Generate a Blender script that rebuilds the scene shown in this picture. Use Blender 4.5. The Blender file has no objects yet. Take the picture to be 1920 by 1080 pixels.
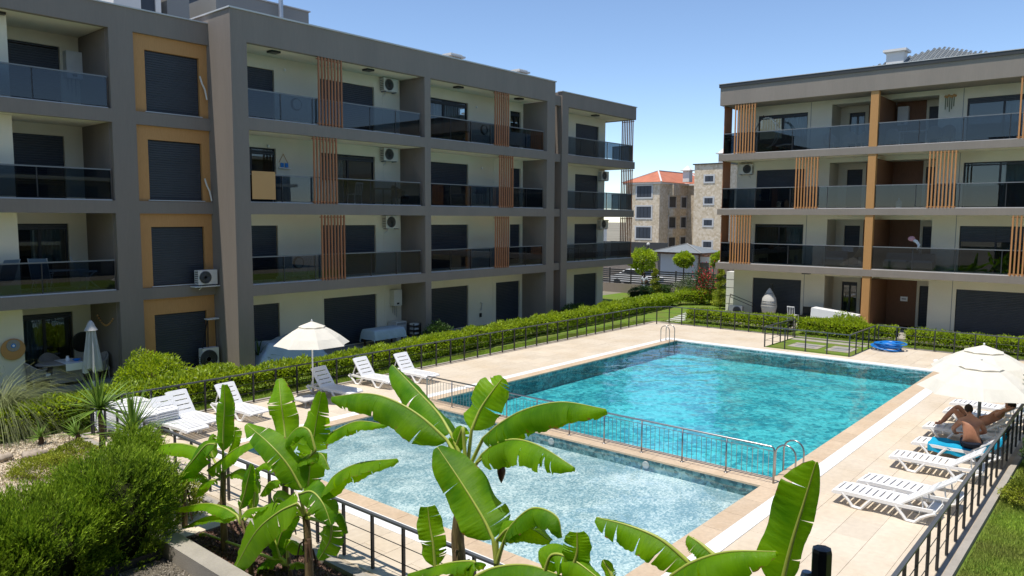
import bpy, math, random
import numpy as np
from mathutils import Vector, Matrix
random.seed(7)
RNG = np.random.default_rng(11)
S = bpy.context.scene
COL = S.collection

# ------------------------------------------------------------------ camera
CAM = Vector((0.0, 0.0, 5.6))
YAW, PIT, ROL, FPX = math.radians(40.597), math.radians(5.328), math.radians(0.302), 1411.5
_f = Vector((math.cos(YAW)*math.cos(PIT), math.sin(YAW)*math.cos(PIT), -math.sin(PIT)))
_r = Vector((math.sin(YAW), -math.cos(YAW), 0.0)); _u = _r.cross(_f)
_r, _u = math.cos(ROL)*_r + math.sin(ROL)*_u, math.cos(ROL)*_u - math.sin(ROL)*_r
cam = bpy.data.objects.new('camera', bpy.data.cameras.new('camera')); COL.objects.link(cam)
cam.matrix_world = Matrix(((_r.x, _u.x, -_f.x, CAM.x), (_r.y, _u.y, -_f.y, CAM.y), (_r.z, _u.z, -_f.z, CAM.z), (0, 0, 0, 1)))
cam.data.sensor_width = 36.0; cam.data.lens = FPX/1920*36.0
cam.data.clip_start = 0.05; cam.data.clip_end = 3000
S.camera = cam

# ------------------------------------------------------------------ world and sun
SUN = Vector((-0.268, 0.055, 0.962)).normalized()
w = bpy.data.worlds.new('World'); S.world = w; w.use_nodes = True
wn = w.node_tree.nodes; wl = w.node_tree.links
sky = wn.new('ShaderNodeTexSky'); sky.sky_type = 'NISHITA'; sky.sun_disc = False
sky.sun_elevation = math.asin(SUN.z); sky.sun_rotation = math.atan2(SUN.x, SUN.y)
sky.air_density = 1.0; sky.dust_density = 0.05; sky.ozone_density = 2.5; sky.altitude = 2000
wl.new(sky.outputs[0], wn['Background'].inputs[0]); wn['Background'].inputs[1].default_value = 0.15
sl = bpy.data.lights.new('sun', 'SUN'); sl.energy = 4.2; sl.angle = math.radians(0.53); sl.color = (1.0, 0.94, 0.84)
so = bpy.data.objects.new('sun', sl); COL.objects.link(so); so.rotation_euler = SUN.to_track_quat('Z', 'Y').to_euler()
so.location = (0, 0, 60)
S.view_settings.view_transform = 'Standard'; S.view_settings.look = 'None'
S.view_settings.exposure = 0.32; S.view_settings.gamma = 1.0; S.view_settings.use_curve_mapping = False
S.cycles.max_bounces = 10; S.cycles.transparent_max_bounces = 24
S.cycles.sample_clamp_indirect = 6.0

# ------------------------------------------------------------------ materials
def _nodes(name):
    m = bpy.data.materials.new(name); m.use_nodes = True
    return m, m.node_tree.nodes, m.node_tree.links, m.node_tree.nodes['Principled BSDF']

def mat(name, col, rough=0.7, spec=0.3, var=0.12, scale=3.0, fine=60.0, finevar=0.06, bump=0.0, bscale=80.0, metal=0.0,
        rnd=0.0, island=0.0, trans=0.0, tcol=None, col2=None, stretch=None, coat=0.0, pos=False):
    """procedural surface: base colour, broad and fine noise, per-object or per-island variation, bump, translucency"""
    m, N, L, P = _nodes(name)
    co = N.new('ShaderNodeTexCoord'); src = co.outputs['Object']
    if pos: src = N.new('ShaderNodeNewGeometry').outputs['Position']
    if stretch:
        mp = N.new('ShaderNodeMapping'); mp.inputs['Scale'].default_value = stretch; L.new(src, mp.inputs[0]); src = mp.outputs[0]
    n1 = N.new('ShaderNodeTexNoise'); n1.inputs['Scale'].default_value = scale; n1.inputs['Detail'].default_value = 5; L.new(src, n1.inputs[0])
    n2 = N.new('ShaderNodeTexNoise'); n2.inputs['Scale'].default_value = fine; n2.inputs['Detail'].default_value = 3; L.new(src, n2.inputs[0])
    base = N.new('ShaderNodeMix'); base.data_type = 'RGBA'; base.blend_type = 'MIX'
    base.inputs[6].default_value = (*col, 1); base.inputs[7].default_value = (*(col2 or [c*0.6 for c in col]), 1)
    mr = N.new('ShaderNodeMapRange'); mr.inputs[1].default_value = 0.38; mr.inputs[2].default_value = 0.72
    mr.inputs[3].default_value = 0.0; mr.inputs[4].default_value = min(1.0, var*2.2)
    L.new(n1.outputs[0], mr.inputs[0]); L.new(mr.outputs[0], base.inputs[0])
    cur = base.outputs[2]
    def mulv(cur, fac_socket, lo, hi):
        r = N.new('ShaderNodeMapRange'); r.inputs[3].default_value = lo; r.inputs[4].default_value = hi; L.new(fac_socket, r.inputs[0])
        hsv = N.new('ShaderNodeHueSaturation'); L.new(cur, hsv.inputs['Color']); L.new(r.outputs[0], hsv.inputs['Value'])
        return hsv.outputs[0]
    if finevar: cur = mulv(cur, n2.outputs[0], 1-2*finevar, 1+2*finevar)
    if rnd:
        oi = N.new('ShaderNodeObjectInfo'); cur = mulv(cur, oi.outputs['Random'], 1-rnd, 1+rnd)
    if island:
        g = N.new('ShaderNodeNewGeometry'); cur = mulv(cur, g.outputs['Random Per Island'], 1-island, 1+island)
    L.new(cur, P.inputs['Base Color'])
    P.inputs['Roughness'].default_value = rough; P.inputs['Metallic'].default_value = metal
    P.inputs['Specular IOR Level'].default_value = spec
    if coat: P.inputs['Coat Weight'].default_value = coat; P.inputs['Coat Roughness'].default_value = 0.12
    if bump:
        n3 = N.new('ShaderNodeTexNoise'); n3.inputs['Scale'].default_value = bscale; n3.inputs['Detail'].default_value = 4; L.new(src, n3.inputs[0])
        b = N.new('ShaderNodeBump'); b.inputs['Strength'].default_value = bump; b.inputs['Distance'].default_value = 0.02
        L.new(n3.outputs[0], b.inputs['Height']); L.new(b.outputs[0], P.inputs['Normal'])
    if trans:
        t = N.new('ShaderNodeBsdfTranslucent')
        if tcol:
            mx = N.new('ShaderNodeMix'); mx.data_type = 'RGBA'; mx.blend_type = 'MULTIPLY'; mx.inputs[0].default_value = 1.0
            L.new(cur, mx.inputs[6]); mx.inputs[7].default_value = (*tcol, 1); L.new(mx.outputs[2], t.inputs[0])
        else: L.new(cur, t.inputs[0])
        ms = N.new('ShaderNodeMixShader'); ms.inputs[0].default_value = trans
        L.new(P.outputs[0], ms.inputs[1]); L.new(t.outputs[0], ms.inputs[2])
        L.new(ms.outputs[0], N['Material Output'].inputs[0])
    return m

def thin_glass(name, tint, ior=1.5, rough=0.0, bump=0.0, bscale=6.0, refl=(1, 1, 1), stretch=None):
    """clear tinted sheet: transparent plus fresnel reflection (glass panes, the water surface)"""
    m, N, L, P = _nodes(name); N.remove(P)
    tr = N.new('ShaderNodeBsdfTransparent'); tr.inputs[0].default_value = (*tint, 1)
    gl = N.new('ShaderNodeBsdfGlossy'); gl.inputs['Roughness'].default_value = rough; gl.inputs[0].default_value = (*refl, 1)
    # two-sided Schlick reflectance of a thin sheet (same from either side)
    fr = N.new('ShaderNodeLayerWeight'); fr.inputs['Blend'].default_value = 0.5; F0 = ((ior-1)/(ior+1))**2
    pw = N.new('ShaderNodeMath'); pw.operation = 'POWER'; L.new(fr.outputs['Facing'], pw.inputs[0]); pw.inputs[1].default_value = 5
    sc_ = N.new('ShaderNodeMath'); sc_.operation = 'MULTIPLY_ADD'; L.new(pw.outputs[0], sc_.inputs[0]); sc_.inputs[1].default_value = 1-F0; sc_.inputs[2].default_value = F0
    ms = N.new('ShaderNodeMixShader'); L.new(sc_.outputs[0], ms.inputs[0]); L.new(tr.outputs[0], ms.inputs[1]); L.new(gl.outputs[0], ms.inputs[2])
    L.new(ms.outputs[0], N['Material Output'].inputs[0])
    if bump:
        co = N.new('ShaderNodeTexCoord'); mp = N.new('ShaderNodeMapping'); L.new(co.outputs['Object'], mp.inputs[0])
        if stretch: mp.inputs['Scale'].default_value = stretch
        n = N.new('ShaderNodeTexNoise'); n.inputs['Scale'].default_value = bscale; n.inputs['Detail'].default_value = 4; n.inputs['Distortion'].default_value = 0.6
        L.new(mp.outputs[0], n.inputs[0])
        b = N.new('ShaderNodeBump'); b.inputs['Strength'].default_value = bump; b.inputs['Distance'].default_value = 0.05
        L.new(n.outputs[0], b.inputs['Height']); L.new(b.outputs[0], gl.inputs['Normal']); L.new(b.outputs[0], fr.inputs['Normal'])
    return m

M = {}
M['stucco'] = mat('stucco_grey_brown', (0.235, 0.20, 0.172), 0.9, 0.15, 0.28, 1.1, 12, 0.035, 0.25, 220, stretch=(1.2, 1.2, 0.16), col2=(0.20, 0.172, 0.15))
M['stucco_b'] = mat('stucco_taupe', (0.27, 0.232, 0.198), 0.9, 0.15, 0.28, 0.8, 12, 0.035, 0.25, 220, stretch=(1.2, 1.2, 0.16), col2=(0.225, 0.195, 0.168))
M['cap'] = mat('light_metal_coping', (0.5, 0.5, 0.5), 0.45, 0.4, 0.05)
M['cap_dark'] = mat('dark_metal_coping', (0.045, 0.045, 0.045), 0.5, 0.4, 0.05)
M['cream'] = mat('cream_render', (0.74, 0.68, 0.54), 0.9, 0.15, 0.08, 0.6, 30, 0.02, 0.2, 200)
M['white_wall'] = mat('white_render', (0.74, 0.72, 0.68), 0.9, 0.15, 0.08, 0.6, 30, 0.02, 0.2, 200)
M['pent'] = mat('pale_grey_render', (0.27, 0.27, 0.26), 0.9, 0.15, 0.08, 0.6, 30, 0.02, 0.2, 200)
M['brown_clad'] = mat('dark_brown_cladding', (0.20, 0.095, 0.05), 0.6, 0.3, 0.25, 6, 60, 0.05, 0.1, 60, stretch=(6, 6, 0.6))
M['ochre'] = mat('ochre_wood_cladding', (0.50, 0.26, 0.095), 0.55, 0.3, 0.22, 8, 80, 0.05, 0.1, 60, stretch=(9, 9, 0.7), col2=(0.38, 0.185, 0.06))
M['oak'] = mat('oak_panel', (0.52, 0.29, 0.115), 0.55, 0.3, 0.25, 8, 80, 0.05, 0.1, 60, stretch=(0.7, 9, 9), col2=(0.5, 0.28, 0.11))
M['slat'] = mat('terracotta_wood_slat', (0.36, 0.15, 0.07), 0.6, 0.3, 0.2, 5, 60, 0.05, 0.1, 60, rnd=0.09, stretch=(8, 8, 0.6))
M['slat_lit'] = mat('sunlit_wood_slat', (0.50, 0.235, 0.09), 0.6, 0.3, 0.2, 5, 60, 0.05, 0.1, 60, rnd=0.09, stretch=(8, 8, 0.6))  # brighter copy of the slat wood, sunlight put into its colour
M['shutter'] = mat('anthracite_shutter', (0.042, 0.050, 0.066), 0.45, 0.4, 0.15, 2.0, 40, 0.04)
M['frame'] = mat('black_window_frame', (0.016, 0.017, 0.02), 0.4, 0.4, 0.05)
M['alu'] = mat('anthracite_metal', (0.03, 0.031, 0.034), 0.4, 0.45, 0.08, 6, 50, 0.03)
M['rail_dark'] = mat('dark_grey_handrail', (0.085, 0.092, 0.10), 0.3, 0.5, 0.06)
M['rail_grey'] = mat('grey_handrail', (0.16, 0.17, 0.18), 0.35, 0.5, 0.06)
M['sill'] = mat('marble_sill', (0.62, 0.61, 0.58), 0.5, 0.3, 0.1)
M['glass_bal'] = thin_glass('smoked_balcony_glass', (0.37, 0.43, 0.48), 1.55, 0.0)
M['glass_win'] = thin_glass('window_glass', (0.55, 0.62, 0.64), 1.6, 0.0)
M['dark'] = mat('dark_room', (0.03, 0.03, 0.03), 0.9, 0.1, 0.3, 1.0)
M['curtain'] = mat('pale_curtain', (0.50, 0.54, 0.52), 0.9, 0.1, 0.1)
M['tile'] = mat('travertine_tile', (0.61, 0.53, 0.425), 0.65, 0.25, 0.30, 0.7, 9, 0.07, 0.15, 90, pos=True, rnd=0.06, col2=(0.50, 0.40, 0.28))
M['tile_wet'] = M['tile']
M['grout'] = mat('deck_grout', (0.40, 0.34, 0.27), 0.9, 0.1, 0.2)
M['coping'] = mat('sand_coping', (0.56, 0.44, 0.315), 0.55, 0.3, 0.25, 1.6, 14, 0.09, 0.1, 60, pos=True, rnd=0.06, col2=(0.45, 0.32, 0.2))
M['strip'] = mat('white_pool_grating', (0.78, 0.78, 0.77), 0.5, 0.3, 0.05)
M['plastic'] = mat('white_plastic', (0.80, 0.80, 0.80), 0.38, 0.45, 0.04, 2, 30, 0.01)
M['acwhite'] = mat('off_white_enamel', (0.62, 0.61, 0.58), 0.45, 0.4, 0.08)
M['canvas'] = mat('cream_canvas', (0.84, 0.80, 0.71), 0.85, 0.1, 0.07, 4, 60, 0.02, 0.1, 300, trans=0.28)
M['canvas_grey'] = mat('grey_canvas', (0.62, 0.61, 0.60), 0.85, 0.1, 0.1, 4, 60, 0.02, trans=0.2)
M['steel'] = mat('stainless_steel', (0.36, 0.35, 0.35), 0.3, 0.5, 0.08, metal=1.0)
M['zinc'] = mat('zinc_pipe', (0.42, 0.44, 0.47), 0.4, 0.5, 0.08, metal=0.6)
M['concrete'] = mat('kerb_concrete', (0.36, 0.33, 0.29), 0.85, 0.2, 0.25, 2, 30, 0.08, 0.4, 60)
M['mulch'] = mat('dark_red_mulch', (0.13, 0.085, 0.065), 0.95, 0.1, 0.5, 12, 50, 0.25, 1.0, 45)
M['chip'] = mat('bark_chip', (0.20, 0.12, 0.09), 0.95, 0.1, 0.3, 6, 50, 0.1, island=0.5)
M['dirt'] = mat('grey_gravel_soil', (0.17, 0.15, 0.12), 0.95, 0.1, 0.35, 4, 80, 0.2, 0.8, 90)
M['pebble'] = mat('small_grey_gravel', (0.30, 0.27, 0.23), 0.9, 0.15, 0.2, 3, 50, 0.1, island=0.4)
M['sand'] = mat('pale_gravel_bed', (0.74, 0.64, 0.49), 0.95, 0.1, 0.3, 3, 60, 0.14, 0.9, 60)
M['rock'] = mat('rough_rock', (0.40, 0.33, 0.26), 0.9, 0.2, 0.5, 4, 30, 0.12, 0.8, 20, rnd=0.15)
M['lawn'] = mat('lawn', (0.13, 0.22, 0.03), 0.95, 0.1, 0.45, 1.1, 70, 0.22, 0.9, 90, col2=(0.16, 0.17, 0.045))
M['blade'] = mat('grass_blade', (0.34, 0.48, 0.06), 0.7, 0.2, 0.5, 0.7, 30, 0.1, island=0.35, trans=0.35, col2=(0.21, 0.22, 0.06))
M['road'] = mat('asphalt', (0.09, 0.085, 0.08), 0.9, 0.1, 0.2)
M['asphalt_far'] = mat('dusty_ground', (0.26, 0.24, 0.19), 0.95, 0.1, 0.3, 0.05)
M['hedge'] = mat('hedge_leaf', (0.36, 0.47, 0.03), 0.42, 0.45, 0.35, 1.2, 30, 0.05, island=0.35, trans=0.5, tcol=(1.2, 1.15, 0.5), col2=(0.20, 0.31, 0.02))
M['hedge_dark'] = mat('dark_shrub_leaf', (0.06, 0.12, 0.022), 0.45, 0.4, 0.4, 1.2, 30, 0.05, island=0.4, trans=0.25)
M['thuja'] = mat('thuja_spray', (0.10, 0.19, 0.015), 0.6, 0.2, 0.35, 1.4, 30, 0.05, island=0.35, trans=0.2, col2=(0.19, 0.25, 0.02))
M['thuja_tip'] = mat('thuja_young_tip', (0.27, 0.40, 0.025), 0.6, 0.2, 0.3, 1.4, 30, 0.05, island=0.3, trans=0.3)
M['lime'] = mat('lime_shrub_leaf', (0.34, 0.38, 0.035), 0.5, 0.3, 0.4, 1.4, 30, 0.05, island=0.35, trans=0.35, col2=(0.13, 0.18, 0.02))
M['olive'] = mat('olive_leaf', (0.17, 0.20, 0.12), 0.5, 0.3, 0.3, 1.4, 30, 0.05, island=0.4, trans=0.2)
M['twig'] = mat('brown_twig', (0.10, 0.07, 0.045), 0.9, 0.1, 0.2)
M['core'] = mat('dark_inner_core', (0.03, 0.035, 0.015), 1.0, 0.0, 0.2)  # near-black: the shade inside foliage put into the colour
M['yucca'] = mat('yucca_leaf', (0.16, 0.27, 0.04), 0.42, 0.4, 0.25, 2, 30, 0.05, rnd=0.25, trans=0.2)
M['fount'] = mat('dry_grass_leaf', (0.22, 0.25, 0.10), 0.6, 0.3, 0.3, 2, 30, 0.05, island=0.45, trans=0.3)
M['flower'] = mat('red_flower', (0.5, 0.03, 0.05), 0.6, 0.2, 0.2, island=0.3)
M['trunk'] = mat('banana_stem', (0.22, 0.16, 0.075), 0.7, 0.3, 0.6, 5, 40, 0.15, 0.5, 30, stretch=(5, 5, 1), col2=(0.09, 0.055, 0.03))
M['midrib'] = mat('banana_midrib', (0.36, 0.42, 0.08), 0.4, 0.4, 0.15)
M['dead'] = mat('dead_leaf_sheath', (0.11, 0.07, 0.045), 0.85, 0.1, 0.4, 5)
M['bud'] = mat('banana_flower_bud', (0.085, 0.022, 0.035), 0.4, 0.4, 0.2)
M['blue'] = mat('blue_hose', (0.01, 0.20, 0.62), 0.35, 0.5, 0.1)
M['towel'] = mat('blue_towel', (0.02, 0.34, 0.56), 0.95, 0.05, 0.12, 5, 90, 0.08, 0.5, 200)
M['sheet'] = mat('blue_white_cloth', (0.42, 0.50, 0.56), 0.9, 0.1, 0.1)
M['wicker'] = mat('grey_wicker', (0.34, 0.31, 0.28), 0.75, 0.2, 0.2, 20, 120, 0.2, 0.6, 120)
M['wicker_w'] = mat('white_wicker', (0.55, 0.53, 0.49), 0.7, 0.2, 0.15, 20)
M['sling'] = mat('blue_grey_sling', (0.22, 0.28, 0.34), 0.8, 0.2, 0.1)
M['black'] = mat('black_metal', (0.012, 0.012, 0.013), 0.35, 0.5, 0.05)
M['skin'] = mat('tanned_skin', (0.44, 0.20, 0.115), 0.5, 0.35, 0.25, 5, 60, 0.03)
M['skin_dk'] = mat('dark_skin', (0.10, 0.055, 0.035), 0.5, 0.35, 0.1)
M['hair'] = mat('dark_hair', (0.025, 0.016, 0.011), 0.7, 0.2, 0.2)
M['shorts'] = mat('navy_shorts', (0.012, 0.016, 0.028), 0.8, 0.1, 0.1)
M['shirt'] = mat('pale_shirt', (0.42, 0.47, 0.52), 0.85, 0.1, 0.1)
M['denim'] = mat('grey_denim', (0.16, 0.19, 0.22), 0.85, 0.1, 0.1)
M['rooftile'] = mat('red_roof_tile', (0.50, 0.185, 0.11), 0.75, 0.2, 0.25, 1, 20, 0.1)
M['rooftile_g'] = mat('grey_roof_tile', (0.20, 0.22, 0.23), 0.65, 0.3, 0.2, 3, 20, 0.1, rnd=0.1)
M['pink'] = mat('pink_cloth', (0.55, 0.30, 0.34), 0.7, 0.2, 0.1)
M['lblue'] = mat('light_blue_ball', (0.18, 0.32, 0.66), 0.4, 0.4, 0.1)

def stone_mat():
    m, N, L, P = _nodes('stone_block_cladding')
    co = N.new('ShaderNodeTexCoord')
    v = N.new('ShaderNodeTexVoronoi'); v.inputs['Scale'].default_value = 3.6; L.new(co.outputs['Object'], v.inputs[0])
    n = N.new('ShaderNodeTexNoise'); n.inputs['Scale'].default_value = 9; L.new(co.outputs['Object'], n.inputs[0])
    cr = N.new('ShaderNodeValToRGB'); e = cr.color_ramp.elements
    e[0].position = 0.1; e[0].color = (0.47, 0.385, 0.27, 1); e[1].position = 0.9; e[1].color = (0.60, 0.52, 0.41, 1)
    e2 = cr.color_ramp.elements.new(0.5); e2.color = (0.54, 0.45, 0.33, 1)
    sp = N.new('ShaderNodeSeparateColor'); L.new(v.outputs['Color'], sp.inputs[0]); L.new(sp.outputs[0], cr.inputs[0])
    hs = N.new('ShaderNodeHueSaturation'); r = N.new('ShaderNodeMapRange'); r.inputs[3].default_value = 0.9; r.inputs[4].default_value = 1.25
    L.new(n.outputs[0], r.inputs[0]); L.new(r.outputs[0], hs.inputs['Value']); L.new(cr.outputs[0], hs.inputs['Color'])
    L.new(hs.outputs[0], P.inputs['Base Color']); P.inputs['Roughness'].default_value = 0.9
    b = N.new('ShaderNodeBump'); b.inputs['Strength'].default_value = 0.25; b.inputs['Distance'].default_value = 0.03
    L.new(v.outputs['Distance'], b.inputs['Height']); b.invert = True; L.new(b.outputs[0], P.inputs['Normal'])
    return m
M['stone'] = stone_mat()

def mosaic_mat(name, c1, c2, c3, cell, patch):
    """glass mosaic of the pool: small speckled tesserae in three tones; cloudier patches put light mottled by the water into the colour"""
    m, N, L, P = _nodes(name)
    co = N.new('ShaderNodeTexCoord')
    nd = N.new('ShaderNodeTexNoise'); nd.inputs['Scale'].default_value = 3.5; nd.inputs['Detail'].default_value = 3; L.new(co.outputs['Object'], nd.inputs[0])
    ad = N.new('ShaderNodeMix'); ad.data_type = 'RGBA'; ad.blend_type = 'LINEAR_LIGHT'; ad.inputs[0].default_value = 0.06
    L.new(co.outputs['Object'], ad.inputs[6]); L.new(nd.outputs['Color'], ad.inputs[7])
    v = N.new('ShaderNodeTexVoronoi'); v.inputs['Scale'].default_value = cell; L.new(ad.outputs[2], v.inputs[0])
    sp = N.new('ShaderNodeSeparateColor'); L.new(v.outputs['Color'], sp.inputs[0])
    n = N.new('ShaderNodeTexNoise'); n.inputs['Scale'].default_value = patch; n.inputs['Detail'].default_value = 6; n.inputs['Roughness'].default_value = 0.62; n.inputs['Distortion'].default_value = 0.8
    L.new(co.outputs['Object'], n.inputs[0])
    mr = N.new('ShaderNodeMapRange'); mr.inputs[1].default_value = 0.36; mr.inputs[2].default_value = 0.66; mr.inputs[3].default_value = -0.50; mr.inputs[4].default_value = 0.34
    L.new(n.outputs[0], mr.inputs[0])
    a = N.new('ShaderNodeMath'); a.operation = 'ADD'; L.new(sp.outputs[0], a.inputs[0]); L.new(mr.outputs[0], a.inputs[1])
    cr = N.new('ShaderNodeValToRGB'); e = cr.color_ramp.elements
    e[0].position = 0.0; e[0].color = (*c1, 1); e[1].position = 1.0; e[1].color = (*c3, 1); x = e.new(0.5); x.color = (*c2, 1)
    L.new(a.outputs[0], cr.inputs[0]); L.new(cr.outputs[0], P.inputs['Base Color']); P.inputs['Roughness'].default_value = 0.4
    return m
M['mos_big'] = mosaic_mat('deep_pool_mosaic', (0.14, 0.36, 0.42), (0.46, 0.68, 0.68), (0.66, 0.84, 0.82), 9.0, 0.55)
M['mos_small'] = mosaic_mat('shallow_pool_mosaic', (0.20, 0.32, 0.36), (0.42, 0.52, 0.525), (0.68, 0.72, 0.70), 28.0, 0.8)
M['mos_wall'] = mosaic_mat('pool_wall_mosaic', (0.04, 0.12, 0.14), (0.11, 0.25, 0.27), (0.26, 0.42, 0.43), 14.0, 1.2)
M['water_big'] = thin_glass('deep_pool_water', (0.34, 0.82, 0.86), 1.33, 0.0, 0.45, 2.0)
M['water_small'] = thin_glass('shallow_pool_water', (0.90, 0.975, 0.98), 1.33, 0.0, 0.25, 2.6)

def banana_mat():
    m, N, L, P = _nodes('banana_leaf')
    uv = N.new('ShaderNodeUVMap'); mp = N.new('ShaderNodeMapping'); mp.inputs['Scale'].default_value = (2.0, 1.0, 1.0); L.new(uv.outputs[0], mp.inputs[0])
    wv = N.new('ShaderNodeTexWave'); wv.bands_direction = 'Y'; wv.inputs['Scale'].default_value = 9.0; wv.inputs['Distortion'].default_value = 1.2; wv.inputs['Detail'].default_value = 2
    L.new(mp.outputs[0], wv.inputs[0])
    wf = N.new('ShaderNodeTexWave'); wf.bands_direction = 'Y'; wf.inputs['Scale'].default_value = 46.0; wf.inputs['Distortion'].default_value = 2.2; wf.inputs['Detail'].default_value = 3; L.new(mp.outputs[0], wf.inputs[0])
    co = N.new('ShaderNodeTexCoord'); n = N.new('ShaderNodeTexNoise'); n.inputs['Scale'].default_value = 3.0; L.new(co.outputs['Object'], n.inputs[0])
    mps = N.new('ShaderNodeMapping'); mps.inputs['Scale'].default_value = (1.2, 30.0, 1.0); L.new(uv.outputs[0], mps.inputs[0])
    stn = N.new('ShaderNodeTexNoise'); stn.inputs['Scale'].default_value = 1.6; stn.inputs['Detail'].default_value = 4; L.new(mps.outputs[0], stn.inputs[0])
    a = N.new('ShaderNodeMath'); a.operation = 'MULTIPLY_ADD'; L.new(stn.outputs[0], a.inputs[0]); a.inputs[1].default_value = 0.34; L.new(n.outputs[0], a.inputs[2])
    oi = N.new('ShaderNodeObjectInfo'); a2 = N.new('ShaderNodeMath'); a2.operation = 'MULTIPLY_ADD'; L.new(oi.outputs['Random'], a2.inputs[0]); a2.inputs[1].default_value = 0.3; L.new(a.outputs[0], a2.inputs[2])
    cr = N.new('ShaderNodeValToRGB'); e = cr.color_ramp.elements
    e[0].position = 0.45; e[0].color = (0.040, 0.165, 0.004, 1); e[1].position = 1.0; e[1].color = (0.16, 0.35, 0.006, 1)
    L.new(a2.outputs[0], cr.inputs[0])
    # dry brown edge near the rim of the blade
    sx = N.new('ShaderNodeSeparateXYZ'); L.new(uv.outputs[0], sx.inputs[0])
    ab = N.new('ShaderNodeMath'); ab.operation = 'ABSOLUTE'; L.new(sx.outputs[0], ab.inputs[0])
    n4 = N.new('ShaderNodeTexNoise'); n4.inputs['Scale'].default_value = 12; L.new(co.outputs['Object'], n4.inputs[0])
    s2 = N.new('ShaderNodeMath'); s2.operation = 'ADD'; L.new(ab.outputs[0], s2.inputs[0]); L.new(n4.outputs[0], s2.inputs[1])
    mr = N.new('ShaderNodeMapRange'); mr.inputs[1].default_value = 1.54; mr.inputs[2].default_value = 1.64; L.new(s2.outputs[0], mr.inputs[0])
    mx = N.new('ShaderNodeMix'); mx.data_type = 'RGBA'; L.new(mr.outputs[0], mx.inputs[0]); L.new(cr.outputs[0], mx.inputs[6]); mx.inputs[7].default_value = (0.22, 0.13, 0.05, 1)
    L.new(mx.outputs[2], P.inputs['Base Color']); P.inputs['Roughness'].default_value = 0.42; P.inputs['Specular IOR Level'].default_value = 0.35
    b = N.new('ShaderNodeBump'); b.inputs['Strength'].default_value = 0.3; b.inputs['Distance'].default_value = 0.004
    L.new(wf.outputs['Fac'], b.inputs['Height'])
    b2 = N.new('ShaderNodeBump'); b2.inputs['Strength'].default_value = 0.25; b2.inputs['Distance'].default_value = 0.02
    L.new(stn.outputs[0], b2.inputs['Height']); L.new(b.outputs[0], b2.inputs['Normal']); L.new(b2.outputs[0], P.inputs['Normal'])
    t = N.new('ShaderNodeBsdfTranslucent'); tm = N.new('ShaderNodeMix'); tm.data_type = 'RGBA'; tm.blend_type = 'MULTIPLY'; tm.inputs[0].default_value = 1
    L.new(mx.outputs[2], tm.inputs[6]); tm.inputs[7].default_value = (2.6, 2.0, 0.5, 1); L.new(tm.outputs[2], t.inputs[0])
    ms = N.new('ShaderNodeMixShader'); ms.inputs[0].default_value = 0.55; L.new(P.outputs[0], ms.inputs[1]); L.new(t.outputs[0], ms.inputs[2])
    L.new(ms.outputs[0], N['Material Output'].inputs[0])
    return m
M['banana'] = banana_mat()

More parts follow.
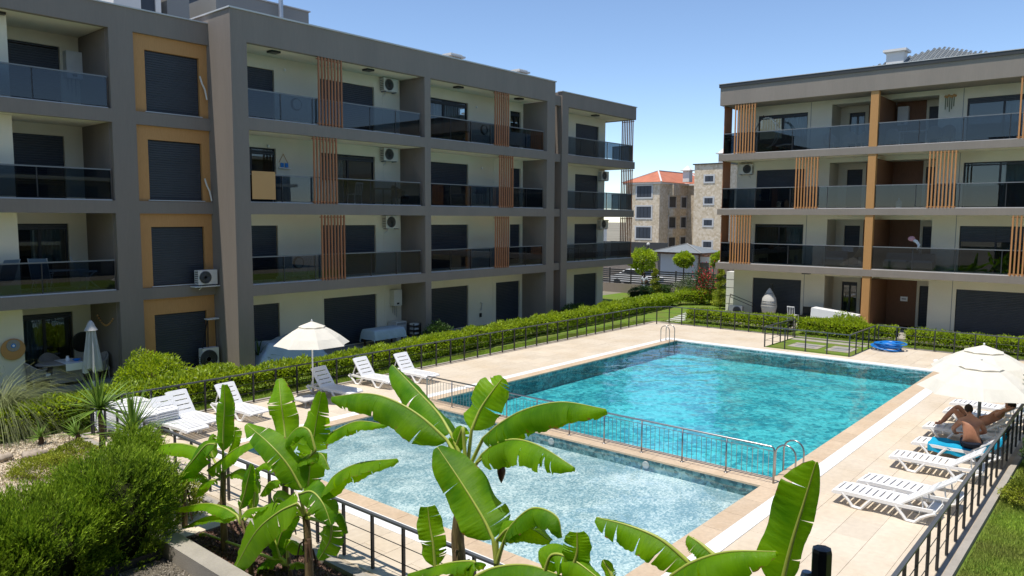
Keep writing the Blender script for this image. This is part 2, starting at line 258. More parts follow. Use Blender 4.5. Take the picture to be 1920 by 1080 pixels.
# ------------------------------------------------------------------ mesh building
class MB:
    def __init__(s): s.v = []; s.f = []; s.mi = []; s.uv = None; s.cm = 0
    def add(s, v, f):
        b = len(s.v); s.v += [tuple(p) for p in v]; s.f += [tuple(i+b for i in q) for q in f]; s.mi += [s.cm]*len(f); return s
    def box(s, x0, y0, z0, x1, y1, z1):
        x0, x1 = sorted((x0, x1)); y0, y1 = sorted((y0, y1)); z0, z1 = sorted((z0, z1))
        return s.add([(x0,y0,z0),(x1,y0,z0),(x1,y1,z0),(x0,y1,z0),(x0,y0,z1),(x1,y0,z1),(x1,y1,z1),(x0,y1,z1)],
                     [(0,3,2,1),(4,5,6,7),(0,1,5,4),(1,2,6,5),(2,3,7,6),(3,0,4,7)])
    def bar(s, p, q, w, h, up=(0,0,1)):
        p = Vector(p); q = Vector(q); t = (q-p).normalized(); up = Vector(up)
        a = t.cross(up)
        if a.length < 1e-4: a = t.cross(Vector((1,0,0)))
        a.normalize(); b = a.cross(t).normalized(); a = a*(w/2); b = b*(h/2); v = []
        for c in (p, q): v += [c-a-b, c+a-b, c+a+b, c-a+b]
        return s.add(v, [(0,3,2,1),(4,5,6,7),(0,1,5,4),(1,2,6,5),(2,3,7,6),(3,0,4,7)])
    def tube(s, pts, r, n=8, cap=True):
        pts = [Vector(p) for p in pts]; R = r if isinstance(r, (list, tuple)) else [r]*len(pts)
        v = []; f = []; a = None
        for i, p in enumerate(pts):
            t = (pts[min(i+1, len(pts)-1)] - pts[max(i-1, 0)]).normalized()
            if a is None:
                a = t.cross(Vector((0,0,1)))
                if a.length < 1e-3: a = Vector((1,0,0))
            a = (a - t*a.dot(t)).normalized(); b = t.cross(a)
            for k in range(n):
                g = 2*math.pi*k/n; v.append(p + (a*math.cos(g) + b*math.sin(g))*R[i])
        for i in range(len(pts)-1):
            for k in range(n): f.append((i*n+k, i*n+(k+1)%n, (i+1)*n+(k+1)%n, (i+1)*n+k))
        if cap: f.append(tuple(range(n))[::-1]); f.append(tuple((len(pts)-1)*n+k for k in range(n)))
        return s.add(v, f)
    def lathe(s, c, prof, n=16):
        v = []; f = []
        for (r, z) in prof:
            for k in range(n): g = 2*math.pi*k/n; v.append((c[0]+r*math.cos(g), c[1]+r*math.sin(g), c[2]+z))
        for i in range(len(prof)-1):
            for k in range(n): f.append((i*n+k, i*n+(k+1)%n, (i+1)*n+(k+1)%n, (i+1)*n+k))
        f.append(tuple(range(n))[::-1]); f.append(tuple((len(prof)-1)*n+k for k in range(n)))
        return s.add(v, f)
    def ball(s, c, rx, ry, rz, n=12, m=8, jit=0.0):
        v = []; f = []
        for i in range(m+1):
            t = math.pi*i/m
            for k in range(n):
                g = 2*math.pi*k/n; j = 1 + random.uniform(-jit, jit)
                v.append((c[0]+rx*j*math.sin(t)*math.cos(g), c[1]+ry*j*math.sin(t)*math.sin(g), c[2]+rz*j*math.cos(t)))
        for i in range(m):
            for k in range(n): f.append((i*n+k, (i+1)*n+k, (i+1)*n+(k+1)%n, i*n+(k+1)%n))
        return s.add(v, f)
    def cells(s, xs, ys, z0, z1, skip=lambda i, j: False, fn=None):
        """slab split in cells with holes; fn maps (x, y, z) to space"""
        fn = fn or (lambda x, y, z: (x, y, z)); V = {}; v = []; f = []
        def idx(i, j, k):
            if (i, j, k) not in V: V[(i, j, k)] = len(v); v.append(fn(xs[i], ys[j], (z0, z1)[k]))
            return V[(i, j, k)]
        nx, ny = len(xs)-1, len(ys)-1
        solid = lambda i, j: 0 <= i < nx and 0 <= j < ny and not skip(i, j)
        for i in range(nx):
            for j in range(ny):
                if not solid(i, j): continue
                f.append((idx(i,j,1), idx(i+1,j,1), idx(i+1,j+1,1), idx(i,j+1,1))); f.append((idx(i,j,0), idx(i,j+1,0), idx(i+1,j+1,0), idx(i+1,j,0)))
                if not solid(i-1, j): f.append((idx(i,j,0), idx(i,j,1), idx(i,j+1,1), idx(i,j+1,0)))
                if not solid(i+1, j): f.append((idx(i+1,j,0), idx(i+1,j+1,0), idx(i+1,j+1,1), idx(i+1,j,1)))
                if not solid(i, j-1): f.append((idx(i,j,0), idx(i+1,j,0), idx(i+1,j,1), idx(i,j,1)))
                if not solid(i, j+1): f.append((idx(i,j+1,0), idx(i,j+1,1), idx(i+1,j+1,1), idx(i+1,j+1,0)))
        return s.add(v, f)
    def build(s, name, mats, parent=None, smooth=False, **props):
        me = bpy.data.meshes.new(name); me.from_pydata(s.v, [], s.f); me.update()
        mats = mats if isinstance(mats, (list, tuple)) else [mats]
        for m in mats: me.materials.append(M[m] if isinstance(m, str) else m)
        if len(mats) > 1: me.polygons.foreach_set('material_index', s.mi)
        if smooth: me.polygons.foreach_set('use_smooth', [True]*len(me.polygons))
        o = bpy.data.objects.new(name, me); COL.objects.link(o)
        return hook(o, parent, **props)

def hook(o, parent=None, **props):
    if parent is not None:
        o.parent = parent
        if parent.get('_w'): o.matrix_parent_inverse = Matrix.Translation(-Vector(parent.location))
    for k, v in props.items(): o[k] = v
    return o

def thing(name, label, cat, loc=(0, 0, 0), rz=0.0, group=None, world=False):
    o = bpy.data.objects.new(name, None); COL.objects.link(o); o.empty_display_size = 0.2
    o.location = loc; o.rotation_euler = (0, 0, rz); o['label'] = label; o['category'] = cat
    if group: o['group'] = group
    if world: o['_w'] = 1
    return o

def tag(o, label, cat, group=None):
    o['label'] = label; o['category'] = cat
    if group: o['group'] = group
    return o

def kids(o): return [c for c in bpy.data.objects if c.parent == o]
def dup(root, loc, rz, label, group=None):
    def cp(o, par):
        c = o.copy(); COL.objects.link(c)
        if par is not None: c.parent = par
        for ch in KIDS.get(o.name, []): cp(ch, c)
        return c
    KIDS = {}
    for o in bpy.data.objects:
        if o.parent: KIDS.setdefault(o.parent.name, []).append(o)
    r = cp(root, None); r.location = loc; r.rotation_euler = (0, 0, rz); r['label'] = label
    if group: r['group'] = group
    return r

def numesh(name, V, F, m, parent=None, smooth=False, **props):
    """fast mesh from numpy arrays; F is (n, k)"""
    me = bpy.data.meshes.new(name); n, k = F.shape
    me.vertices.add(len(V)); me.vertices.foreach_set('co', V.astype(np.float32).ravel())
    me.loops.add(n*k); me.loops.foreach_set('vertex_index', F.astype(np.int32).ravel())
    me.polygons.add(n); me.polygons.foreach_set('loop_start', np.arange(0, n*k, k, dtype=np.int32))
    me.materials.append(M[m] if isinstance(m, str) else m); me.update(calc_edges=True); me.validate()
    o = bpy.data.objects.new(name, me); COL.objects.link(o)
    return hook(o, parent, **props)

def leaves(name, P, Nrm, L, W, m, parent=None, spread=0.8, up=0.3, fold=0.25, **props):
    """leaf-sized folded diamonds at points P growing outwards along Nrm"""
    n = len(P); d = Nrm + RNG.normal(0, spread, (n, 3)); d[:, 2] += up; d /= np.linalg.norm(d, axis=1)[:, None] + 1e-9
    rr = RNG.normal(0, 1, (n, 3)); rr[:, 2] += 1.3   # blades turn their upper side to the light
    a = np.cross(d, rr); a /= np.linalg.norm(a, axis=1)[:, None] + 1e-9
    b = np.cross(d, a)
    l = L*RNG.uniform(0.7, 1.3, (n, 1)); wd = W*RNG.uniform(0.7, 1.3, (n, 1))
    V = np.empty((n, 4, 3)); V[:, 0] = P; V[:, 1] = P + d*l*0.5 + a*wd*0.5 + b*wd*fold; V[:, 2] = P + d*l; V[:, 3] = P + d*l*0.5 - a*wd*0.5 + b*wd*fold
    F = np.arange(n*4).reshape(n, 4)
    T = np.concatenate([F[:, [0, 1, 2]], F[:, [0, 2, 3]]])
    return numesh(name, V.reshape(-1, 3), T, m, parent, **props)

# ================================================================== SETTING
def struct(name, mb, m, parent=None, **p):
    o = mb.build(name, m, parent, **p)
    if parent is None: o['kind'] = 'structure'
    return o

PX0, PX1, PY0, PY1 = 9.2, 31.1, 6.0, 16.6       # pool outline
DX0, DX1, DY0, DY1 = 7.15, 35.95, 2.25, 20.55   # paved deck outline
DIV0, DIV1 = 15.15, 15.75

b = MB(); XS = [-12, DX0, DX1, 50.5]; YS = [-18, DY0, DY1, 31]
b.cells(XS, YS, -0.6, -0.08, skip=lambda i, j: i == 1 and j == 1)
struct('lawn', b, 'lawn')
b = MB().cells([-900, -12, 50.5, 900], [-900, -18, 31, 900], -0.8, -0.085, skip=lambda i, j: i == 1 and j == 1)
struct('ground', b, 'asphalt_far')
b = MB().cells([DX0, PX0, DIV0, DIV1, PX1, DX1], [DY0, PY0, PY1, DY1], -0.6, -0.012, skip=lambda i, j: j == 1 and i in (1, 3))
deck = struct('pool_deck', b, 'grout')

# deck tiles: travertine slabs in running bond; the nearest 300 are separate pieces
def tile_mesh(sx, sy, m='tile'):
    t = MB(); g = 0.002; z = 0.0
    x, y = sx/2-g, sy/2-g; c = 0.004
    t.add([(-x,-y,-0.03),(x,-y,-0.03),(x,y,-0.03),(-x,y,-0.03),(-x,-y,z-c),(x,-y,z-c),(x,y,z-c),(-x,y,z-c),(-x+c,-y+c,z),(x-c,-y+c,z),(x-c,y-c,z),(-x+c,y-c,z)],
          [(0,1,5,4),(1,2,6,5),(2,3,7,6),(3,0,4,7),(4,5,9,8),(5,6,10,9),(6,7,11,10),(7,4,8,11),(8,9,10,11)])
    me = bpy.data.meshes.new('tile'); me.from_pydata(t.v, [], t.f); me.materials.append(M[m]); return me
rects = [(DX0+0.1, DX1-0.1, DY0+0.1, 5.28), (DX0+0.1, DX1-0.1, 17.27, DY1-0.1), (DX0+0.1, 8.5, 5.28, 17.27), (31.5, DX1-0.1, 5.28, 9.3), (31.5, 32.1, 9.3, 12.9), (31.5, DX1-0.1, 12.9, 17.27)]
TL = []
for (x0, x1, y0, y1) in rects:
    ny = max(1, round((y1-y0)/0.6)); sy = (y1-y0)/ny
    for j in range(ny):
        nx = max(1, round((x1-x0)/0.92)); sx = (x1-x0)/nx; off = 0.5*sx if j % 2 else 0
        edges = [x0] + [x0+off+sx*i for i in range(0 if off else 1, nx)] + [x1]
        edges = sorted(set(round(e, 3) for e in edges))
        for a, c in zip(edges[:-1], edges[1:]): TL.append(((a+c)/2, y0+sy*(j+0.5), round(c-a, 3), round(sy, 3)))
TL.sort(key=lambda t: (t[0]**2 + t[1]**2))
cache = {}
for (x, y, sx, sy) in TL[:300]:
    me = cache.setdefault((sx, sy), None) or cache.__setitem__((sx, sy), tile_mesh(sx, sy)) or cache[(sx, sy)]
    o = bpy.data.objects.new('tile', me); COL.objects.link(o); o.parent = deck
    o.location = (x, y, random.uniform(-0.0015, 0.0015)); o.rotation_euler = (random.uniform(-.002, .002), random.uniform(-.002, .002), 0)
far = MB()
for (x, y, sx, sy) in TL[300:]: far.box(x-sx/2+.002, y-sy/2+.002, -0.03, x+sx/2-.002, y+sy/2-.002, random.uniform(-.0015, .0015))
far.build('far_tile', 'tile', deck, kind='stuff')

# coping stones and white gratings round the pool
edge = thing('pool_edge', 'sand coloured stone coping and white grating round both pools', 'pool edge', (0, 0, 0)); edge['kind'] = 'structure'; del edge['category']
def run(name, x0, x1, y0, y1, z0, z1, step, m, g=0.003, axis=0):
    L = (x1-x0) if axis == 0 else (y1-y0); n = max(1, round(L/step)); st = L/n
    q = MB(); q.box(-(st/2-g) if axis == 0 else -(x1-x0)/2, -(y1-y0)/2 if axis == 0 else -(st/2-g), z0, (st/2-g) if axis == 0 else (x1-x0)/2, (y1-y0)/2 if axis == 0 else st/2-g, z1)
    me = bpy.data.meshes.new(name); me.from_pydata(q.v, [], q.f); me.materials.append(M[m])
    for i in range(n):
        o = bpy.data.objects.new(name, me); COL.objects.link(o); o.parent = edge
        c = (i+0.5)*st
        o.location = (x0+c, (y0+y1)/2, 0) if axis == 0 else ((x0+x1)/2, y0+c, 0)
run('coping_stone', 8.85, PX1, 5.6, PY0+0.03, -0.03, 0.012, 0.9, 'coping')
run('coping_stone', 8.85, PX1, PY1-0.03, 16.95, -0.03, 0.012, 1.1, 'coping')
run('coping_stone', 8.85, PX0+0.03, PY0+0.03, PY1-0.03, -0.03, 0.012, 0.9, 'coping', axis=1)
run('coping_stone', DIV0-0.03, DIV1+0.03, PY0+0.03, PY1-0.03, -0.03, 0.012, 0.9, 'coping', axis=1)
run('white_grating', 8.5, PX1, 5.28, 5.6, -0.03, 0.009, 1.8, 'strip', 0.001)
run('white_grating', 8.5, PX1, 16.95, 17.27, -0.03, 0.009, 1.8, 'strip', 0.001)
run('white_grating', 8.5, 8.85, 5.6, 16.95, -0.03, 0.009, 1.8, 'strip', 0.001, axis=1)
run('white_grating', PX1, 31.5, 5.28, 17.27, -0.03, 0.011, 1.8, 'strip', 0.001, axis=1)

# basins and water
def basin(name, x0, x1, d, m, wm, wallm):
    q = MB(); z = -d; t = 0.12
    q.box(x0-t, PY0-t, z-0.1, x1+t, PY1+t, z)
    e_ = 0.012
    for (a, c, e, g) in ((x0-t, PY0-t, x0+e_, PY1+t), (x1-e_, PY0-t, x1+t, PY1+t), (x0+e_, PY0-t, x1-e_, PY0+e_), (x0+e_, PY1-e_, x1-e_, PY1+t)): q.box(a, c, z-0.05, e, g, -0.034)
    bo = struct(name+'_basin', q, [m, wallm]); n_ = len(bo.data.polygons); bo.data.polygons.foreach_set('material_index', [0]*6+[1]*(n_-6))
    # water surface with small real waves
    nx, ny = int((x1-x0)/0.09), int((PY1-PY0)/0.09)
    X, Y = np.meshgrid(np.linspace(x0, x1, nx), np.linspace(PY0, PY1, ny), indexing='ij'); Z = np.zeros_like(X) - 0.075
    for _ in range(34):
        a = RNG.uniform(0, 2*math.pi); k = RNG.uniform(2.2, 17); p = RNG.uniform(0, 6.28)
        Z += 0.0125/k*np.sin(k*(X*math.cos(a)+Y*math.sin(a)) + p + 0.9*np.sin(0.7*X+1.3*Y*math.sin(a)))*(0.65+0.5*np.sin(0.35*X*math.cos(p)+0.5*Y+p))
    V = np.stack([X, Y, Z], -1).reshape(-1, 3); I = np.arange(nx*ny).reshape(nx, ny)
    F = np.stack([I[:-1, :-1], I[1:, :-1], I[1:, 1:], I[:-1, 1:]], -1).reshape(-1, 4)
    wo = numesh(name+'_water', V, F, wm, kind='structure')
    wo.data.polygons.foreach_set('use_smooth', [True]*len(wo.data.polygons))
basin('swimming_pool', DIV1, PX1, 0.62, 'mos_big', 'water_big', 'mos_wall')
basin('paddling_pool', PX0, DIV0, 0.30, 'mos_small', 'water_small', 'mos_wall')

# kerb under the fences, planting beds, paths
q = MB(); q.box(DX0-0.15, DY0-0.12, -0.2, DX1+0.15, DY0-0.001, 0.02); q.box(DX0-0.15, DY1+0.001, -0.2, DX1+0.15, DY1+0.12, 0.02)
q.box(DX0-0.15, DY0, -0.2, DX0-0.001, DY1, 0.02); q.box(DX1+0.001, DY0, -0.2, DX1+0.15, DY1, 0.02); struct('deck_kerb', q, 'concrete')
q = MB(); q.box(5.72, -4, -0.2, DX0-0.16, 12.72, -0.05); struct('banana_bed', q, 'mulch')
q = MB(); q.box(-6, -6, -0.2, 5.40, 12.20, -0.055); struct('gravel_ground', q, 'dirt')
q = MB(); q.box(2.0, 14.3, -0.3, DX0-0.16, 21.4, -0.045); q.box(5.72, 12.73, -0.3, DX0-0.16, 14.3, -0.046); struct('gravel_bed', q, 'sand')
q = MB().box(5.40, -4, -0.3, 5.72, 12.75, 0.22); struct('bed_kerb', q, 'concrete')
tag_ = q = MB().bar((2.2, 12.1, 0.0), (5.38, 12.24, 0.0), 0.02, 0.18); struct('steel_edging', q, 'alu')
q = MB().box(32.1, 9.32, -0.01, DX1-0.1, 12.88, 0.004); struct('grass_patch', q, 'lawn')
q = MB().box(33.0, 10.9, 0, 34.2, 12.2, 0.02).box(33.0, 9.6, 0, 34.4, 10.6, 0.02).box(35.0, 9.5, 0, 35.5, 12.8, 0.015); struct('manhole_slab', q, 'concrete')
q = MB().box(33.25, 11.15, 0.021, 33.95, 11.95, 0.03).box(33.25, 9.8, 0.021, 34.15, 10.4, 0.03); struct('manhole_cover', q, 'pent')
for i in range(9):
    t = i/8; x = 36.4 + 6.5*t; y = 19.9 + 1.5*t
    struct('stepping_stone', MB().box(-0.16, -0.45, -0.1, 0.16, 0.45, -0.04), 'sill').location = (x, y, 0)
q = MB().box(38.6, -6, -0.2, 41.9, 18.9, 0.02); struct('terrace_right', q, 'concrete')
q = MB().box(3, 26.5, -0.2, 13.7, 29, 0.06).box(14.0, 24.4, -0.2, 32.2, 28, 0.06).box(32.4, 25.0, -0.2, 42.0, 28, 0.06); struct('terrace_left', q, 'pent')

# ------------------------------------------------------------------ building kit
# face 0: facade runs along X, depth is +Y; face 1: facade runs along Y, depth is +X
def fmap(face): return (lambda a, d, z: (a, d, z)) if face == 0 else (lambda a, d, z: (d, a, z))
def fbox(mb, face, a0, a1, d0, d1, z0, z1):
    P = fmap(face); return mb.box(*P(a0, d0, z0), *P(a1, d1, z1))

def shutter_mesh(face, w, h, pitch=0.08):
    """rolled-down shutter of curved horizontal lamellas, origin at lower corner"""
    n = int(h/pitch); P = fmap(face); v = []; f = []
    for i in range(n):
        z = i*pitch
        for (dz, d) in ((0.0, 0.012), (pitch*0.18, -0.010), (pitch*0.80, -0.014), (pitch*0.90, 0.012)):
            k = len(v); v += [P(0, d, z+dz), P(w, d, z+dz)]
        k = len(v)-8; f += [(k, k+1, k+3, k+2), (k+2, k+3, k+5, k+4), (k+4, k+5, k+7, k+6)]
        if i < n-1: f.append((k+6, k+7, k+9, k+8))
    m = MB(); m.add(v, f); return m

def window(parent, face, a0, a1, z0, z1, d, kind='shut', down=1.0, name='window', seed=0):
    """kind shut: shutter all the way; open: glass and curtain under a partly lowered shutter (down = share covered)"""
    rnd = random.Random(seed or int(a0*100+z0*7))
    fr = MB(); t = 0.06; D0, D1 = d+0.10, d+0.16
    fbox(fr, face, a0, a0+t, D0, D1, z0, z1); fbox(fr, face, a1-t, a1, D0, D1, z0, z1); fbox(fr, face, a0+t, a1-t, D0, D1, z1-t, z1); fbox(fr, face, a0+t, a1-t, D0, D1, z0, z0+t)
    if kind == 'open': mid = (a0+a1)/2; fbox(fr, face, mid-0.045, mid+0.045, D0-0.01, D1, z0+t, z1-t)
    wo = fr.build(name, 'frame', parent)
    wp = {'parent': wo}
    def sub(mb, nm, m):
        o = mb.build(nm, m); o.parent = wo
        return o
    hs = (z1-z0)*(1.0 if kind == 'shut' else down)
    if hs > 0.12:
        s = shutter_mesh(face, a1-a0-2*0.03, hs-0.02); o = s.build('roller_shutter', 'shutter'); o.parent = wo
        o.location = Vector(fmap(face)(a0+0.03, d+0.085, z1-hs+0.01))
    if kind == 'open':
        n = 2; st = (a1-a0-2*t)/n
        for i in range(n):
            q = MB(); fbox(q, face, a0+t+i*st+0.02, a0+t+(i+1)*st-0.02, d+0.125, d+0.133, z0+t, z1-t); sub(q, 'pane', 'glass_win')
        c0, c1 = (a0+0.1, a0+0.1+(a1-a0)*rnd.uniform(0.3, 0.6)) if rnd.random() < 0.7 else (a0+(a1-a0)*0.4, a1-0.1)
        V = []; F = []; nn = 40
        for i in range(nn+1):
            x = c0+(c1-c0)*i/nn; dd = d+0.42+0.045*math.sin(i*1.15)
            V += [fmap(face)(x, dd, z0+0.04), fmap(face)(x, dd, z1-0.05)]
            if i: k = len(V)-4; F.append((k, k+2, k+3, k+1))
        q = MB(); q.add(V, F); sub(q, 'curtain', 'curtain')
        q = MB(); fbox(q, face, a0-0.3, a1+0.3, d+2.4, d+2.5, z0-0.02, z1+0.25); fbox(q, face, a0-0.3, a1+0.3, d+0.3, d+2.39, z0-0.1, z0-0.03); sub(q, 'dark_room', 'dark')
    return wo

def wall(parent, face, a0, a1, z0, z1, d, holes, m, th=0.26, name='wall'):
    A = sorted({a0, a1} | {h[0] for h in holes} | {h[1] for h in holes}); Z = sorted({z0, z1} | {h[2] for h in holes} | {h[3] for h in holes})
    A = [a for a in A if a0 <= a <= a1]; Z = [z for z in Z if z0 <= z <= z1]
    def skip(i, j):
        ca, cz = (A[i]+A[i+1])/2, (Z[j]+Z[j+1])/2
        return any(h[0] < ca < h[1] and h[2] < cz < h[3] for h in holes)
    P = fmap(face)
    return MB().cells(A, Z, d+th, d, skip, lambda x, y, z: P(x, z, y)).build(name, m, parent)

def screen(parent, face, a0, a1, z0, z1, d, n, m):
    q = MB(); fbox(q, face, a0, a1, d+0.015, d+0.045, z0+0.06, z0+0.1); so_ = q.build('slat_screen', m, parent)
    q = MB(); fbox(q, face, a0, a1, d+0.015, d+0.045, z1-0.1, z1-0.06); q = q.build('top_rail', m); q.parent = so_
    st = (a1-a0)/n; wd = st*0.42; me = None
    for i in range(n):
        x = a0+st*(i+0.5)
        if me is None:
            q = MB(); fbox(q, face, -wd/2, wd/2, 0.02, 0.07, z0, z1); me = bpy.data.meshes.new('slat'); me.from_pydata(q.v, [], q.f); me.materials.append(M[m])
        o = bpy.data.objects.new('slat', me); COL.objects.link(o); o.parent = so_; o.location = fmap(face)(x, d-0.055, 0)
    return so_

def railing(parent, face, a0, a1, zf, d, m_rail='rail_grey', h=1.02, sp=1.45, posts=True):
    """smoked glass balustrade on a white sill"""
    q = MB(); fbox(q, face, a0, a1, d-0.015, d+0.035, zf+h-0.03, zf+h+0.012)
    ro = q.build('balcony_railing', m_rail, parent)
    n = max(1, round((a1-a0)/sp)); st = (a1-a0)/n
    for i in range(n):
        q = MB(); fbox(q, face, a0+i*st+0.02, a0+(i+1)*st-0.02, d+0.004, d+0.014, zf+0.07, zf+h-0.03)
        g = q.build('glass_pane', 'glass_bal'); g.parent = ro
    if posts:
        for i in range(n+1):
            x = a0+i*st; x = min(max(x, a0+0.02), a1-0.02)
            q = MB(); fbox(q, face, x-0.02, x+0.02, d+0.02, d+0.06, zf+0.03, zf+h-0.031); g = q.build('post', 'alu'); g.parent = ro
    q = MB(); fbox(q, face, a0, a1, d-0.03, d+0.17, zf+0.0, zf+0.035); g = q.build('sill', 'sill'); g.parent = ro
    return ro

# ================================================================== BUILDING A (left)
U = [2.73, 5.68, 8.66, 11.68]              # undersides of the slab bands
T = [0.06, 3.12, 6.10, 9.09]               # band tops = floors
A = thing('apartment_building', 'long grey brown block with terracotta slat screens along the left of the pool', 'building', (14, 25, 0), world=True)
YF, YW = 24.7, 26.35
def piece(par, name, m, *boxes):
    q = MB()
    for bx in boxes: q.box(*bx)
    return q.build(name, m, par)
# main section piers and bands
XC, XE = 13.85, 32.27
for (x0, x1) in ((XC, 14.46), (22.9, 23.25), (31.6, XE)): piece(A, 'pier', 'stucco', (x0, YF, -0.1, x1, YW+0.3 if x0 != XC else 28.9, 11.68))
for (x0, x1) in ((14.46, 22.9), (23.25, 31.6)):
    for k in range(3): piece(A, 'slab_band', 'stucco', (x0, YF+0.002, U[k], x1, YF+0.2, T[k+1])); piece(A, 'balcony_floor', 'cream', (x0, YF+0.2, U[k]+0.004, x1, YW+0.3, T[k+1]-0.02))
    piece(A, 'ceiling', 'cream', (x0, YF+0.2, 11.70, x1, YW+0.3, 11.9))
piece(A, 'parapet', 'stucco', (XC, YF, 11.68, XE, YF+0.22, 12.74), (XC, YF+0.22, 11.681, XC+0.22, 40, 12.74), (XE-0.22, YF+0.22, 11.95, XE, 40, 12.74), (XC+.22, YF+.22, 11.9, XE-.22, 40, 12.1))
piece(A, 'parapet_coping', 'cap', (XC-0.05, YF-0.05, 12.74, XE+0.05, YF+0.3, 12.79), (XC-0.05, YF+0.3, 12.74, XC+0.3, 40, 12.79))
W1, W2, W3, W4 = (14.5, 16.55), (18.65, 21.45), (24.1, 27.35), (30.55, 31.42)
for k in range(4):
    zf = T[k]; zt = zf+2.13; zu = U[k]
    holes1 = [(W1[0], W1[1], zf+0.02, zt), (W2[0], W2[1], zf+0.02, zt)]
    wd4 = W4 if k else (29.45, 31.4)
    holes2 = [(W3[0], W3[1], zf+0.02, zt), (wd4[0], wd4[1], zf+0.02, zt)]
    wall(A, 0, 14.46, 22.9, zf-0.02, zu+0.03, YW, holes1, 'cream'); wall(A, 0, 23.25, 31.6, zf-0.02, zu+0.03, YW, holes2, 'cream')
    kinds = {0: ('shut', 'shut', 'shut', 'shut'), 1: ('shut', 'shut', 'shut', 'shut'), 2: ('open', 'open', 'shut', 'shut'), 3: ('shut', 'shut', 'open', 'open')}[k]
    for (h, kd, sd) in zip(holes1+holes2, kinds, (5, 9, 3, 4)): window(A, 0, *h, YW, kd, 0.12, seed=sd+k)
    if k:
        s1, s2 = {1: ((17.4, 18.6), (27.5, 28.62)), 2: ((17.1, 18.27), (27.8, 28.93)), 3: ((17.37, 18.57), (27.45, 28.58))}[k]
        screen(A, 0, s1[0], s1[1], zf+0.0, U[k]-0.01, YF+0.03, 8, 'slat'); screen(A, 0, s2[0], s2[1], zf+0.0, U[k]-0.01, YF+0.03, 7, 'slat')
        railing(A, 0, 14.46, 22.72, zf, YF+0.12); railing(A, 0, 23.25, 31.42, zf, YF+0.12)
    for x in (18.6, 21.9, 29.2): piece(A, 'downpipe_strip', 'cream', (x, YW-0.012, zf, x+0.05, YW-0.001, zu))
piece(A, 'oak_panel', 'oak', (14.52, YF-0.03, 6.22, 15.45, YF+0.0, 7.22))
# left section
YL = 26.25; IW = 28.7
for (x0, x1) in ((3.4, 3.9), (10.47, 11.24)): piece(A, 'pier', 'stucco', (x0, YL, -0.1, x1, IW+0.3, 11.68))
for k in range(3):
    piece(A, 'slab_band', 'stucco', (3.9, YL+0.002, U[k], 10.47, YL+0.2, T[k+1])); piece(A, 'balcony_floor', 'cream', (3.9, YL+0.2, U[k]+0.004, 10.47, IW+0.3, T[k+1]-0.02))
    piece(A, 'slab_band', 'stucco', (11.24, YL+0.002, U[k], XC, YL+0.3, T[k+1]))
piece(A, 'ceiling', 'cream', (3.9, YL+0.2, 11.7, 10.47, IW+0.3, 11.9))
piece(A, 'parapet', 'stucco', (3.4, YL, 11.68, XC, YL+0.22, 12.42), (3.4, YL+.22, 11.9, XC, 40, 12.0))
piece(A, 'parapet_coping', 'cap', (3.3, YL-0.05, 12.42, XC-0.01, YL+0.3, 12.46))
for k in range(4):
    zf, zu = T[k], U[k]
    # ochre clad window bay
    lab = 'ochre_panel'
    wall(A, 0, 11.24, XC, zf if k else -0.1, zu, YL+0.12, [(11.65, 13.55, zf+0.05, zf+2.1)], 'ochre', 0.2, lab)
    window(A, 0, 11.65, 13.55, zf+0.05, zf+2.1, YL+0.14, 'shut')
    piece(A, 'window_sill', 'sill', (11.6, YL+0.06, zf+0.02, 13.6, YL+0.118, zf+0.05))
    if k: railing(A, 0, 3.9, 10.4, zf, YL+0.1, sp=2.2, posts=(k > 0))
    h = (8.1, 9.85, zf+0.02, zf+2.2)
    wall(A, 0, 3.9, 10.47, zf-0.02, zu+0.03, IW, [h], 'cream')
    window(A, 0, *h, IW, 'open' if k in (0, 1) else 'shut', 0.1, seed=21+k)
    piece(A, 'wall_projection', 'cream', (3.9, 27.0, zf, 7.83, IW-0.01, zu-0.001))
    piece(A, 'dark_side_wall', 'stucco', (10.44, YL+0.21, zf, 10.468, IW, zu-0.002))
# far section
YD = 25.1; XD0, XD1 = 34.0, 41.0
piece(A, 'pier', 'stucco', (33.42, YD, -0.1, XD0, 28.0, 11.68)); 
for k in range(4):
    zf, zu = T[k], U[k]
    piece(A, 'ochre_panel', 'ochre', (XE+0.002, YD+0.55, zf, 33.42, YD+0.7, zu))
    if k < 3:
        piece(A, 'slab_band', 'stucco', (XE+0.002, YD+0.1, U[k], 33.42, YD+0.8, T[k+1])); piece(A, 'slab_band', 'stucco', (XD0, YD+0.002, U[k], XD1, YD+0.2, T[k+1]), (XD1-0.2, YD+0.2, U[k], XD1, 33, T[k+1]))
        piece(A, 'balcony_floor', 'cream', (XD0, YD+0.2, U[k]+0.004, XD1-0.2, 26.9, T[k+1]-0.02))
    wl_ = wall(A, 0, XD0, 40.05, zf-0.02, zu+0.03, 26.7, [(36.9, 39.35, zf+0.02, zf+2.13)], 'cream')
    window(A, 0, 36.9, 39.35, zf+0.02, zf+2.13, 26.7, 'shut')
    piece(A, 'side_wall', 'cream', (39.8, 26.97, zf-0.02, 40.05, 34, zu+0.03))
    piece(A, 'downpipe_strip', 'cream', (35.6, 26.66, zf, 35.7, 26.698, zu))
    if k:
        railing(A, 0, XD0, XD1-0.12, zf, YD+0.12)
        railing(A, 1, YD+0.3, 26.7, zf, XD1-0.14, sp=0.8)
        screen(A, 1, YD+0.08, YD+0.98, zf, zu-0.01, XD1-0.06, 7, 'slat')
piece(A, 'ceiling', 'cream', (XD0, YD+0.2, 11.7, XD1-0.2, 27.0, 11.9))
